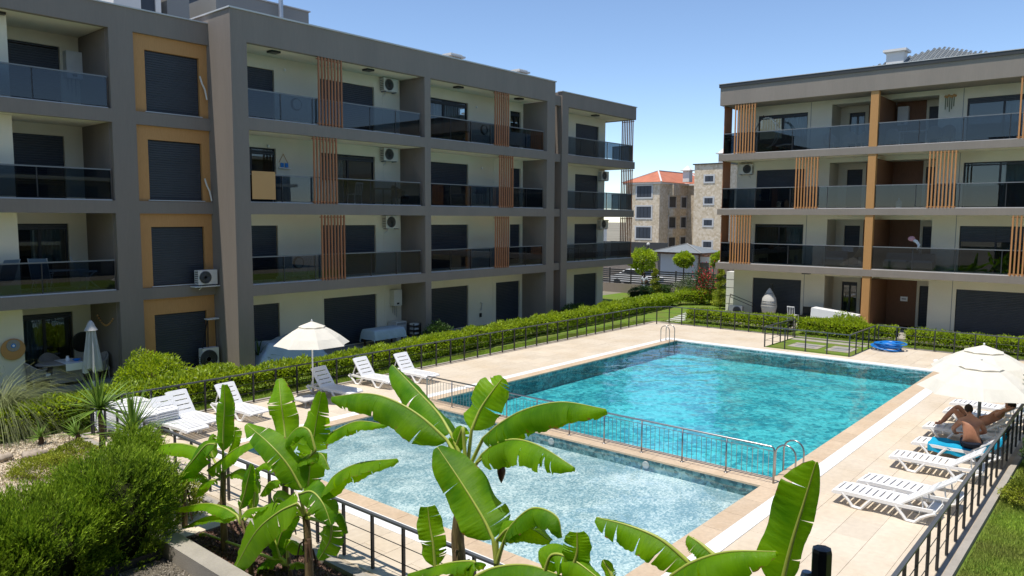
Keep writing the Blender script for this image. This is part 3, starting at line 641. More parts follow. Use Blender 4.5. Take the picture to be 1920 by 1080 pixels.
piece(A, 'parapet', 'stucco', (33.42, YD, 11.68, XD1+0.05, YD+0.22, 12.44), (XD1-0.17, YD+.22, 11.68, XD1+0.05, 33, 12.44), (33.42, YD+.22, 11.68, 33.64, 30, 12.44), (XE+.002, YD+0.1, 11.68, 33.41, YD+0.4, 12.2), (33.64, YD+.22, 11.91, XD1-.18, 33, 12.0))
piece(A, 'parapet_coping', 'cap', (33.37, YD-0.05, 12.44, XD1+0.1, YD+0.3, 12.48))
piece(A, 'rear_block', 'cream', (3.5, 31.5, 0, 39.7, 42, 11.6))
# set-back roof storey
piece(A, 'penthouse_wall', 'pent', (16.4, 30.3, 12.1, 20.9, 36, 14.95), (20.9, 31.5, 12.1, 21.0, 36, 14.9)); piece(A, 'penthouse_wall', 'pent', (14.3, 30.2, 12.1, 15.2, 36, 15.3))
piece(A, 'penthouse_wall', 'white_wall', (12.2, 30.0, 12.0, 13.2, 36, 15.3), (13.75, 29.96, 12.0, 13.95, 36, 15.3)); piece(A, 'penthouse_window', 'shutter', (13.2, 30.05, 12.0, 13.75, 30.1, 15.3))
piece(A, 'penthouse_coping', 'cap', (16.35, 30.25, 14.95, 20.98, 36, 15.0))
A_fl = MB().tube([(19.2, 29.9, 12.1), (19.2, 29.9, 14.1)], 0.13, 12).tube([(19.2, 29.9, 14.1), (19.2, 29.9, 15.4)], 0.10, 12).tube([(19.2, 29.9, 14.06), (19.2, 29.9, 14.16)], 0.15, 12).build('flue_pipe', 'zinc', A)
for i in range(7): piece(A, 'louvre_slat', 'white_wall', (15.15+i*0.19, 29.0, 13.15-i*0.03, 15.25+i*0.19, 29.6, 13.45-i*0.03))
def roof_vent(par, x, y, z, w=0.8):
    q = MB().box(x-w/2, y-0.3, z, x+w/2, y+0.3, z+0.55)
    for i in range(5): q.box(x-w/2+0.02+i*w/5, y-0.34, z+0.55, x-w/2+0.07+i*w/5, y+0.34, z+0.68)
    q.box(x-w/2-0.1, y-0.42, z+0.68, x+w/2+0.1, y+0.42, z+0.76).box(x-w/2, y-0.3, z+0.76, x+w/2, y+0.3, z+0.84)
    return q.build('roof_vent', 'acwhite', par)
roof_vent(A, 26.9, 27.0, 12.75); roof_vent(A, 32.0, 27.0, 12.75, 0.7)

# ================================================================== BUILDING B (right)
B = thing('apartment_building', 'taupe block with slat screens coloured as sunlit and ochre columns beyond the far pool end', 'building', (41, 8, 0), world=True)
XB, XW, XN = 40.0, 41.85, 43.3
UB = [2.78, 5.83, 8.83, 11.88]; TB = [0.05, 3.12, 6.15, 9.18]; BY0, BY1 = -7.0, 19.05
for k in range(3):
    piece(B, 'slab_band', 'stucco_b', (XB, BY0, UB[k], XB+0.2, BY1, TB[k+1]), (XB+0.2, BY1-0.2, UB[k], 56, BY1, TB[k+1]))
    piece(B, 'balcony_floor', 'cream', (XB+0.2, BY0, UB[k]+0.004, XN+0.2, BY1-0.2, TB[k+1]-0.02))
piece(B, 'fascia', 'stucco_b', (XB-0.02, BY0, 11.88, XB+0.2, BY1, 12.85), (XB+0.2, BY1-0.2, 11.88, 56, BY1, 12.85), (XB+.2, BY0, 11.9, XN+.2, BY1-.2, 12.1))
piece(B, 'fascia_coping', 'cap_dark', (XB-0.08, BY0, 12.85, XB+0.3, BY1+0.06, 13.03), (XB+0.3, BY1-0.3, 12.85, 56, BY1+0.06, 13.03)); piece(B, 'fascia_coping', 'cap', (XB-0.1, BY0, 13.03, XB+0.35, BY1+0.08, 13.06))
sc = {1: [(17.02, 18.28), (3.8, 5.05)], 2: [(13.52, 14.76), (7.27, 8.5)], 3: [(16.96, 18.22), (3.8, 5.05)]}
for k in range(4):
    zf, zu = TB[k], UB[k]; zt = zf+2.2; hz = zu-0.22
    h = [(14.84, 17.6, zf+0.02, zt), (4.35, 7.34, zf+0.02, zt)]; niche = (8.55, 13.58, zf-0.02, hz)
    wall(B, 1, BY0, BY1-0.3, zf-0.02, zu+0.03, XW, h+[niche], 'cream')
    kd = {0: ('shut', 'shut'), 1: ('open', 'open'), 2: ('shut', 'open'), 3: ('open', 'open')}[k]
    dn = {0: 1, 1: (0.08, 0.35), 2: (1, 0.08), 3: (0.1, 0.12)}[k]
    window(B, 1, *h[0], XW, kd[0], dn[0] if k else 1, seed=31+k); window(B, 1, *h[1], XW, kd[1], dn[1] if k else 1, seed=41+k)
    # recessed entrance niche: pale inner wall with doors, dark cladding beside the fin
    dz = zf+2.15
    wall(B, 1, 12.14, 13.6, zf-0.02, hz+0.02, XN, [(12.32, 13.12, zf+0.02, dz)], 'cream'); window(B, 1, 12.32, 13.12, zf+0.02, dz, XN, 'open' if k in (0, 3) else 'shut', 0.1, name='balcony_door', seed=51+k)
    wall(B, 1, 8.5, 9.39, zf-0.02, hz+0.02, XN, [(8.62, 9.26, zf+0.02, dz)], 'cream'); window(B, 1, 8.62, 9.26, zf+0.02, dz, XN, 'shut', 1, name='balcony_door', seed=61+k)
    piece(B, 'brown_cladding', 'brown_clad', (XN-0.02, 9.39, zf, XN+0.2, 10.8, hz+0.01)); piece(B, 'brown_cladding', 'brown_clad', (XN-0.02, 11.17, zf, XN+0.2, 12.14, hz+0.01))
    piece(B, 'niche_side', 'cream', (XW+0.262, 13.58, zf, XN+0.2, 13.75, hz)); piece(B, 'niche_side', 'cream', (XW+0.262, 8.35, zf, XN+0.2, 8.5, hz)); piece(B, 'niche_ceiling', 'cream', (XW+0.262, 8.5, hz+0.02, XN+0.2, 13.58, hz+0.1))
    piece(B, 'column_fin', 'ochre', (XB+0.03, 10.8, zf+0.0, XB+0.3, 11.17, zu-0.001)); piece(B, 'column_fin', 'brown_clad', (XB+0.3, 10.804, zf, XN-0.02, 11.166, hz-0.0)); 
    piece(B, 'wall_groove', 'pent', (XW-0.006, 14.66, zf, XW-0.001, 14.69, zu)); piece(B, 'wall_groove', 'pent', (XW-0.006, 7.49, zf, XW-0.001, 7.52, zu))
    piece(B, 'side_wall', 'cream', (XW+0.27, BY1-0.56, zf, 56, BY1-0.3, zu+0.02))
    if k:
        railing(B, 1, 11.17, BY1-0.2, zf, XB+0.16, h=1.15, sp=1.9); railing(B, 1, 3.5, 10.8, zf, XB+0.16, h=1.15, sp=1.9); railing(B, 0, XB+0.35, XW, zf, BY1-0.18, h=1.15, sp=0.8)
        for (a0, a1) in sc[k]: screen(B, 1, a0, a1, zf+0.0, zu-0.01, XB+0.04, 8, 'slat_lit')
        screen(B, 0, XB+0.25, XB+1.25, zf, zu-0.01, BY1-0.14, 8, 'slat')
# tiled hip roof behind the fascia
q = MB(); ap = (49.0, 10.2, 15.3); q.add([(43.0, 17.2, 12.6), (43.0, 3.2, 12.6), ap, (56, 17.2, 12.6), (56, 10.2, 15.3), (56, 3.2, 12.6)], [(0, 1, 2), (3, 0, 2, 4), (1, 5, 4, 2)]); rf = q.build('hip_roof', 'rooftile_g', B)
# tile courses laid over the two visible slopes
def tile_courses(par, e0, e1, top, rows, cols, m):
    e0, e1, top = Vector(e0), Vector(e1), Vector(top); v = []; f = []
    nrm = (e1-e0).cross(top-e0).normalized(); nrm = nrm if nrm.z > 0 else -nrm
    for r in range(rows):
        t0, t1 = r/rows, (r+1.08)/rows
        for c in range(cols):
            for (u0, u1) in ((c/cols, (c+0.62)/cols),):
                a0 = e0.lerp(e1, u0).lerp(top, 0) ; mid = top
                def pt(u, t):
                    p = e0.lerp(e1, u) + (Vector((0, 0, 0)))
                    return p + (top - (e0+e1)/2)*t
                lo, hi = t0/2, 1-t0/2
                if not (lo*0.98 <= u0 and u1 <= hi*1.02): continue
                k = len(v); um = (u0+u1)/2
                v += [pt(u0, t0)+nrm*0.03, pt(um, t0)+nrm*0.12, pt(u1, t0)+nrm*0.03, pt(u0, min(1, t1))+nrm*0.01, pt(um, min(1, t1))+nrm*0.08, pt(u1, min(1, t1))+nrm*0.01]
                f += [(k, k+1, k+4, k+3), (k+1, k+2, k+5, k+4), (k, k+2, k+1)]
    q = MB(); q.add(v, f); o = q.build('roof_tiles', m); o.parent = par; o['kind'] = 'stuff'; return o
tile_courses(rf, (43.0, 17.2, 12.6), (43.0, 3.2, 12.6), (49.0, 10.2, 15.3), 24, 54, 'rooftile_g')
piece(B, 'chimney', 'white_wall', (46.6, 11.4, 13.2, 47.4, 12.3, 14.95), (46.45, 11.25, 14.95, 47.55, 12.45, 15.08))
piece(B, 'rear_block', 'cream', (44.0, BY0, 0, 56, BY1-0.6, 11.7))

# unseen block added behind the camera, shaped to shade the lower left corner
Cb = thing('apartment_building', 'unseen taupe block added behind the viewpoint to shade the near corner of the garden', 'building', (-6, 4, 0), world=True)
piece(Cb, 'rear_block', 'stucco_b', (-16, -18, 0, -1.2, 11.4, 12.0)); piece(Cb, 'roof_slab', 'stucco_b', (-16, -18, 12.0, 1.7, 12.0, 12.9))
for z in (2.78, 5.0, 8.83): piece(Cb, 'slab_band', 'stucco_b', (-1.2, -18, z, -0.5, 11.4, z+0.3))

# block across the garden, seen only as a reflection in the balcony glass
Cd = thing('apartment_building', 'taupe block on the near right side, mirrored in the balcony glass', 'building', (30, -26, 0), world=True)
piece(Cd, 'wall', 'stucco_b', (12, -34, 0, 48, -24, 12.0))
for k in range(4):
    for i in range(8): piece(Cd, 'window', 'shutter', (14+i*4.2, -24, TB[k]+0.1, 16.4+i*4.2, -23.96, TB[k]+2.2))
for z in (2.78, 5.83, 8.83, 11.88): piece(Cd, 'slab_band', 'cream', (12, -24+0.001, z, 48, -22.6, z+0.3))

# ================================================================== BUILDING C (stone, far)
Cc = thing('apartment_building', 'distant stone clad block with red tiled roof seen between the two blocks', 'building', (100, 50, 0), world=True)
piece(Cc, 'wall', 'stone', (95, 54, -2, 112, 59.5, 10.5)); piece(Cc, 'wall', 'stone', (95, 44.0, -2, 103, 48.7, 12.9)); piece(Cc, 'wall', 'stone', (103.2, 48.7, -2, 112, 54, 10.5)); [piece(Cc, 'spandrel', 'stone', (97.7, 53.3, z0_, 99.8, 53.999, z1_)) for z0_, z1_ in ((-2, 1.2), (3.0, 4.15), (5.95, 7.1), (8.9, 10.45))]
piece(Cc, 'roof_edge', 'cap_dark', (94.8, 43.8, 12.9, 103.2, 48.9, 13.05)); piece(Cc, 'cornice', 'white_wall', (94.7, 53.7, 10.5, 113, 59.8, 10.75), (102.8, 48.7, 10.5, 112.2, 53.7, 10.75))
q = MB().add([(94.5, 53.5, 10.76), (94.5, 60, 10.76), (99, 56.6, 12.6), (113, 60, 10.76), (113, 53.5, 10.76), (109, 56.6, 12.6)], [(0, 1, 2), (0, 2, 5, 4), (1, 3, 5, 2)]).add([(102.5, 48.7, 10.76), (113, 48.7, 10.76), (113, 53.7, 12.4), (102.5, 53.7, 12.4)], [(0, 1, 2, 3)]); rc = q.build('roof', 'rooftile', Cc)
for (a_, b_) in (((94.5, 53.5, 10.8), (99, 56.6, 12.65)), ((94.5, 60, 10.8), (99, 56.6, 12.65)), ((99, 56.6, 12.65), (109, 56.6, 12.65))):
    o = MB().bar(a_, b_, 0.22, 0.1).build('ridge_tile', 'sill'); o.parent = rc
for (x, y, z) in ((100.5, 52.6, 10.9), (98.5, 46.2, 12.9)):
    c = MB().box(x-0.5, y-0.5, z, x+0.5, y+0.5, z+1.6).box(x-0.8, y-0.8, z+1.6, x+0.8, y+0.8, z+1.72).add([(x-.6, y-.6, z+1.72), (x+.6, y-.6, z+1.72), (x+.6, y+.6, z+1.72), (x-.6, y+.6, z+1.72), (x, y, z+2.4)], [(0, 1, 4), (1, 2, 4), (2, 3, 4), (3, 0, 4)]).build('chimney', 'white_wall'); c.parent = rc
def cwin(face, a0, a1, d, z0, z1, surr='cap'):
    q = MB(); e = 0.22
    fbox(q, face, a0-e, a1+e, d-0.06, d+0.02, z0-e, z0); fbox(q, face, a0-e, a1+e, d-0.06, d+0.02, z1, z1+e); fbox(q, face, a0-e, a0, d-0.06, d+0.02, z0, z1); fbox(q, face, a1, a1+e, d-0.06, d+0.02, z0, z1)
    o = q.build('window', surr, Cc)
    q = MB(); fbox(q, face, a0, a1, d-0.03, d+0.02, z0, z1); p = q.build('pane', 'frame'); p.parent = o
    q = MB(); n = 4 if a1-a0 > 1.6 else 2
    for i in range(n): s = (a1-a0)/n; fbox(q, face, a0+s*i+0.05, a0+s*(i+1)-0.05, d-0.045, d-0.031, z0+0.06, z1-0.06)
    p = q.build('glazing', 'shutter'); p.parent = o
for k in range(4):
    z = 0.2 + k*2.95
    cwin(1, 45.9, 47.1, 95, z+1.55, z+2.3)
    if k < 3 or True:
        if z < 10: cwin(1, 55.3, 57.7, 95, z-1.0+0.6, z+0.9+0.3)
for k in range(3):
    z = 1.1 + k*2.95
    cwin(0, 97.8, 99.7, 54-0.0, z+0.25, z+1.75); cwin(0, 101.4, 102.9, 54.0, z+0.25, z+1.75)

# ================================================================== FENCES
def fence(label, P, zs=0.0, h=0.92, sp=0.75, kind='alu'):
    P = [Vector((p[0], p[1], zs)) for p in P]
    fo = thing('fence', label, 'fence', P[0], world=True, group='anthracite metal fences round the pool deck')
    post = MB().box(-0.022, -0.022, 0, 0.022, 0.022, h-0.04); pm = bpy.data.meshes.new('post'); pm.from_pydata(post.v, [], post.f); pm.materials.append(M['alu'])
    for a, c in zip(P[:-1], P[1:]):
        L = (c-a).length; n = max(1, round(L/sp))
        for i in range(n+1 if c is P[-1] else n):
            o = bpy.data.objects.new('post', pm); COL.objects.link(o); o.parent = fo; o.location = a.lerp(c, i/n) - P[0]
        o = MB().bar(a+Vector((0, 0, h-0.02)), c+Vector((0, 0, h-0.02)), 0.06, 0.035).build('handrail', 'rail_dark', fo)
        for z in (0.30, 0.58): MB().tube([a+Vector((0, 0, z)), c+Vector((0, 0, z))], 0.007, 6).build('rod', 'alu', fo)
    return fo
fence('anthracite fence between the deck and the hedge on the left of the pool', [(7.33, 20.42), (34.6, 20.42), (35.8, 19.6), (35.82, 12.98)], 0.02)
fence('anthracite fence in front of the banana plants at the near pool end', [(7.33, 20.30), (7.33, 2.5)], 0.02, sp=0.74)
fence('anthracite fence along the lawn behind the right hand sun loungers', [(7.45, 2.36), (35.7, 2.36)], 0.02, sp=0.72)
fence('anthracite fence boxing in the grass patch with the two manholes', [(35.7, 12.86), (32.1, 12.86), (32.1, 9.32), (35.7, 9.32)], 0.0, sp=0.9)
fence('anthracite fence in front of the right block behind the coiled blue hose', [(35.82, 9.2), (35.82, 2.5)], 0.02)

# stainless balustrade on the wall between the pools
rl = thing('pool_balustrade', 'stainless steel balustrade on the divider between the deep and shallow pools', 'railing', (15.42, 5.85, 0), world=True)
y0, y1, x, hh = 5.88, 16.6, 15.42, 0.80
MB().tube([(x, y0, 0.012), (x, y0, hh-0.08), (x, y0+0.02, hh-0.025), (x, y0+0.08, hh), (x, y1-0.08, hh), (x, y1-0.02, hh-0.025), (x, y1, hh-0.08), (x, y1, 0.012)], 0.022, 10).build('handrail', 'steel', rl, smooth=True)
MB().tube([(x, y0, hh-0.09), (x, y1, hh-0.09)], 0.007, 6).build('upper_rod', 'steel', rl); MB().tube([(x, y0, 0.12), (x, y1, 0.12)], 0.010, 6).build('lower_rod', 'steel', rl)
npost = 10
pm = MB().tube([(0, 0, 0.012), (0, 0, hh)], 0.018, 8).lathe((0, 0, 0.012), [(0.045, 0), (0.045, 0.008), (0.02, 0.02)], 10)
first = pm.build('post', 'steel', None, smooth=True); first.parent = rl; first.location = (0, y0+(y1-y0)/npost-5.85, 0)
for i in range(2, npost): o = first.copy(); COL.objects.link(o); o.location = (0, y0+(y1-y0)*i/npost-5.85, 0)
bm_ = MB().tube([(0, 0, 0.12), (0, 0, hh-0.09)], 0.006, 6); fb = None
for i in range(npost):
    for j in range(1, 9):
        y = y0+(y1-y0)*(i+j/9)/npost-5.85
        if fb is None: fb = bm_.build('baluster', 'steel'); fb.parent = rl; fb.location = (0, y, 0)
        else: o = fb.copy(); COL.objects.link(o); o.location = (0, y, 0)

def ladder(label, x, y, rz):
    t = thing('pool_ladder', label, 'pool ladder', (x, y, 0), rz, 'pool ladders')
    for s in (-0.24, 0.24):
        pts = [(0.42, s, 0.0)] + [(0.20+0.22*math.cos(a), s, 0.52+0.22*math.sin(a)) for a in [math.pi*k/8 for k in range(9)]] + [(-0.02, s, -0.1), (-0.02, s, -0.55)]
        MB().tube(pts, 0.019, 10).build('handrail', 'steel', t, smooth=True)
        MB().lathe((0.42, s, 0.0), [(0.05, 0.012), (0.05, 0.022), (0.022, 0.03)], 12).build('foot_flange', 'steel', t)
    for z in (-0.18, -0.38, -0.52): MB().box(-0.06, -0.24, z, 0.02, 0.24, z+0.025).build('tread', 'steel', t)
ladder('steel pool ladder at the far corner of the deep pool', 30.55, 16.58, math.pi/2)
ladder('steel pool ladder beside the near end of the balustrade', 16.15, 6.02, -math.pi/2)
# bronze grey lamp post in the foreground
lp = thing('lamp_post', 'black octagonal lamp post rising at the bottom edge of the picture', 'lamp post', (4.0, 1.25, -0.1))
MB().lathe((0, 0, 0), [(0.045, 0), (0.045, 3.86)], 8).build('pole', 'black', lp); MB().lathe((0, 0, 3.70), [(0.050, 0), (0.052, 0.005), (0.052, 0.245), (0.048, 0.262), (0.0, 0.268)], 8).build('cap', 'black', lp)
MB().lathe((-0.0, 0.075, 3.78), [(0.025, -0.03), (0.032, 0.0), (0.025, 0.03)], 10).build('junction_box', 'sheet', lp)

# ================================================================== FURNITURE
def make_lounger(label, group, back=36):
    """origin at the middle of the foot end; length runs along +x towards the raised back"""
    t = thing('sun_lounger', label, 'sun lounger', (0, 0, 0), 0, group)
    zt = 0.32
    # seat: one moulded panel with cross slots
    xs = [0.0]; 
    for i in range(9): xs += [xs[-1]+0.095, xs[-1]+0.125]
    xs.append(1.20); ys = [-0.31, -0.22, 0.22, 0.31]
    crown = lambda x, y, z: (x, y, z - 0.03*(abs(y)/0.31)**2 - (0.045*(1-x/0.14)**2 if x < 0.14 else 0))
    MB().cells(xs, ys, zt-0.035, zt, skip=lambda i, j: j == 1 and i % 2 == 1, fn=crown).build('seat', 'plastic', t)
    # back: hinged panel raised about 38 degrees
    A_ = math.radians(back); xb = [0.0]
    for i in range(4): xb += [xb[-1]+0.115, xb[-1]+0.145]
    xb.append(0.72)
    bk = lambda x, y, z: (1.20 + x*math.cos(A_) - (z)*math.sin(A_), y, zt-0.01 + x*math.sin(A_) + z*math.cos(A_) - 0.03*(abs(y)/0.31)**2)
    MB().cells(xb, ys, -0.03, 0.0, skip=lambda i, j: j == 1 and i % 2 == 1, fn=bk).build('backrest', 'plastic', t)
    for s in (-1, 1):
        y = 0.30*s
        q = MB()
        q.bar((0.03, y, zt-0.075), (0.30, y, zt-0.05), 0.045, 0.07).bar((0.30, y, zt-0.05), (1.22, y, zt-0.05), 0.045, 0.07).bar((1.22, y, zt-0.05), (1.80, y, zt-0.02), 0.045, 0.06)
        q.build('side_rail', 'plastic', t)
        q = MB().tube([(0.20, y, zt-0.06), (0.32, y, 0.14), (0.40, y, 0.03), (0.56, y, 0.02), (0.62, y, 0.10), (0.74, y, zt-0.07)], [0.036, 0.032, 0.032, 0.032, 0.032, 0.036], 6)
        q.build('leg', 'plastic', t)
        q = MB().tube([(1.16, y, zt-0.06), (1.28, y, 0.12), (1.36, y, 0.02), (1.50, y, 0.02), (1.60, y, 0.13), (1.74, y, 0.22), (1.84, y, zt-0.05)], [0.036, 0.032, 0.032, 0.032, 0.032, 0.034, 0.036], 6)
        q.build('leg', 'plastic', t)
        hb = 0.42*math.tan(A_)*0.88; q = MB().bar((1.62+(0.1 if back > 45 else 0), y*0.8, zt-0.03), (1.58-0.06*(back > 45), y*0.8, zt+min(0.38, max(0.0, hb))), 0.03, 0.02); q.build('back_support', 'plastic', t)
    MB().box(1.66, -0.28, zt-0.07, 1.84, 0.28, zt-0.03).build('rear_tray', 'plastic', t)
    return t
GL, GR = 'white plastic sun loungers on the left deck', 'white plastic sun loungers along the right hand fence'
L0 = make_lounger('white sun lounger nearest to the viewer on the right deck, back raised', GR)
L0.location = (15.45, 4.60, 0.0); L0.rotation_euler = (0, 0, math.radians(-91))
L0 = L0; LU = make_lounger('white sun lounger closest to the balustrade on the left deck', GL, 54); LU.location = (17.30, 18.3, 0); LU.rotation_euler = (0, 0, math.radians(92))
LF = make_lounger('lowest white lounger of the outer stack beside the near fence corner', GL, 3); LF.location = (7.95, 18.75, 0.0); LF.rotation_euler = (0, 0, math.radians(97))
def lounge(x, y, deg, label, group, z=0.0, src=None):
    o = dup(src or (LU if group == GL else L0), (x, y, z), math.radians(deg), label, group)
    o.location.z = z
    return o
lounge(16.35, 4.38, -93, 'white sun lounger second from the viewer on the right deck', GR)
lounge(18.50, 4.34, -89, 'white sun lounger between the front pair and the towel covered one', GR)
lounge(20.05, 4.22, -91, 'white sun lounger under the blue towel and the seated man', GR)
lounge(21.75, 4.35, -90, 'white sun lounger with a man lying on it', GR)
lounge(23.9, 4.30, -90, 'empty white sun lounger just beyond the lying man', GR)
lounge(25.1, 4.35, -92, 'white sun lounger farthest from the viewer on the right deck', GR)
lounge(14.10, 18.35, 98, 'white sun lounger half in the shade of the left parasol', GL)
lounge(15.95, 18.7, 96, 'white sun lounger in the middle of the left three beyond the parasol', GL)
lounge(10.85, 18.35, 95, 'white sun lounger left of the parasol on the left deck, back raised', GL)
lounge(9.55, 18.45, 97, 'white sun lounger between the stack and the parasol on the left deck', GL)
lounge(8.95, 18.05, 96, 'white sun lounger with its foot sticking out in front of the stacks', GL, 0.0)
for i in range(1, 7): lounge(7.95+0.004*i, 18.75+0.004*i, 97, ['', 'second lowest', 'third lowest', 'middle', 'third highest', 'second highest', 'topmost'][i] + ' white lounger of the outer stack beside the near fence corner', GL, 0.065*i, LF)
for i in range(6): lounge(8.68+0.004*i, 19.15-0.004*i, 97, ['lowest', 'second lowest', 'third lowest', 'third highest', 'second highest', 'topmost'][i] + ' white lounger of the inner stack next to the outer one', GL, 0.065*i, LF)

def parasol(x, y, zt, R, drop, rz, label, bx=0):
    t = thing('parasol', label, 'parasol', (x, y, 0.0), rz, 'cream octagonal parasols')
    n = 8; v = []; f = []; rings = [(0.30, 0.10), (0.5, 0.24), (0.75, 0.50), (1.0, 1.0)]
    prof = [(0.27, 0.20), (0.5, 0.40), (0.75, 0.67), (1.0, 1.0)]
    sub = 6
    for (rr, dz) in prof:
        for k in range(n*sub):
            a = 2*math.pi*k/(n*sub); fr = (k % sub)/sub; chord = math.cos(math.pi/n)/math.cos((fr-0.5)*2*math.pi/n)
            edge_in = 1-0.07*math.sin(math.pi*fr) if rr == 1.0 else 1.0
            v.append((R*rr*chord*edge_in*math.cos(a), R*rr*chord*edge_in*math.sin(a), zt-drop*dz - 0.015*math.sin(math.pi*fr)*(1 if rr > 0.3 else 0)))
    N_ = n*sub
    for i in range(len(prof)-1):
        for k in range(N_): f.append((i*N_+k, i*N_+(k+1)%N_, (i+1)*N_+(k+1)%N_, (i+1)*N_+k))
    c = MB(); c.add(v, f); c.build('canopy', 'canvas', t)
    v = [(0, 0, zt)]; f = []
    for k in range(N_):
        a = 2*math.pi*k/N_; fr = (k % sub)/sub; ch = math.cos(math.pi/n)/math.cos((fr-0.5)*2*math.pi/n); v.append((R*0.36*ch*math.cos(a), R*0.36*ch*math.sin(a), zt-drop*0.235-0.012*(1-math.sin(math.pi*fr))+0.012))
        f.append((0, 1+k, 1+(k+1) % N_))
    MB().add(v, f).build('vent_cap', 'canvas', t)
    MB().tube([(0, 0, 0.05), (0, 0, zt-0.02)], 0.024, 10).build('pole', 'rail_grey' if bx else 'plastic', t, smooth=True)
    MB().ball((0, 0, zt+0.02), 0.025, 0.025, 0.035, 8, 6).build('finial', 'plastic', t)
    for k in range(n):
        a = 2*math.pi*k/n; MB().bar((0.03*math.cos(a), 0.03*math.sin(a), zt-drop*0.16), (R*0.96*math.cos(a), R*0.96*math.sin(a), zt-drop*0.97), 0.012, 0.018).build('rib', 'plastic', t)
        MB().bar((0.03*math.cos(a), 0.03*math.sin(a), zt-drop-0.12), (R*0.55*math.cos(a), R*0.55*math.sin(a), zt-drop*0.52), 0.010, 0.014).build('strut', 'plastic', t)
    MB().lathe((0, 0, 0.0), [(0.27, 0.012), (0.27, 0.06), (0.20, 0.085), (0.035, 0.09), (0.035, 0.35)], 20).build('base', 'plastic' if bx else 'concrete', t)
    return t
parasol(13.35, 19.5, 2.42, 1.15, 0.70, math.radians(20), 'cream parasol between the left sun loungers')
parasol(20.75, 3.02, 2.28, 1.34, 0.74, math.radians(12), 'nearer cream parasol shading the two men on the right', 1)
parasol(22.35, 3.22, 2.42, 1.30, 0.70, math.radians(30), 'farther cream parasol behind the one over the two men', 1)
# low grey bench in the parasol's shade
t = thing('footstool', 'low grey slatted footstool in the shade of the left parasol', 'footstool', (12.75, 18.95, 0), math.radians(10))
MB().box(-0.35, -0.3, 0.2, 0.35, 0.3, 0.235).build('top', 'canvas_grey', t)
for sx in (-.3, .3):
    for sy in (-.25, .25): MB().box(sx-.02, sy-.02, 0, sx+.02, sy+.02, 0.2).build('leg', 'rail_grey', t)

# coiled blue pool hose
t = thing('pool_hose', 'coiled bright blue pool hose on the far deck corner', 'hose', (35.0, 8.55, 0.0))
for i in range(11):
    R_ = random.uniform(0.30, 0.62); cx, cy = random.uniform(-.1, .1), random.uniform(-.12, .12); z = 0.05+0.045*(i//2)+random.uniform(0, .03); tl = random.uniform(-.08, .08)
    MB().tube([(cx+R_*math.cos(a)*1.05, cy+R_*math.sin(a), z+tl*math.sin(a+i)+0.04) for a in [2*math.pi*k/26 for k in range(27)]], 0.032, 8, False).build('coil', 'blue', t, smooth=True)
for (x, y, nm, lb) in ((33.1, 6.35, 'shoe', 'white bathing shoe lying left on the far deck'), (33.5, 6.2, 'shoe', 'white bathing shoe lying right on the far deck')):
    tag(MB().ball((0, 0, 0.07), 0.17, 0.10, 0.07, 12, 6, 0.06).build('pool_float', 'plastic'), 'white plastic float nearer the pool on the far deck' if x < 33.3 else 'white plastic float nearer the hedge on the far deck', 'pool float').location = (x, y, 0.0)
for i, (x, y, lb) in enumerate([(31.095, 13.6, 'pool light under the far rim, leftmost'), (31.095, 11.4, 'pool light under the far rim, second'), (31.095, 9.0, 'pool light under the far rim, in front of the fenced grass'),
                          (15.14, 11.6, 'pool light in the divider wall, left of centre'), (15.14, 8.8, 'pool light in the divider wall, near the ladder end')]):
    o = MB().lathe((0, 0, 0), [(0.09, 0), (0.09, 0.015), (0.07, 0.02)], 16).build('pool_light', 'cap'); o.rotation_euler = (0, -math.pi/2, 0); o.location = (x-0.01, y, -0.20 if x > 20 else -0.16)
    tag(o, 'round white ' + lb, 'pool light', 'round white underwater lights')

# ================================================================== VEGETATION
def lump(P, k, amp, seed):
    r = np.random.default_rng(seed); o = np.zeros(len(P))
    for _ in range(7):
        d = r.normal(0, 1, 3); d /= np.linalg.norm(d); o += np.sin(P @ d * k * r.uniform(0.6, 1.7) + r.uniform(0, 6.28))
    return amp*o/2.6

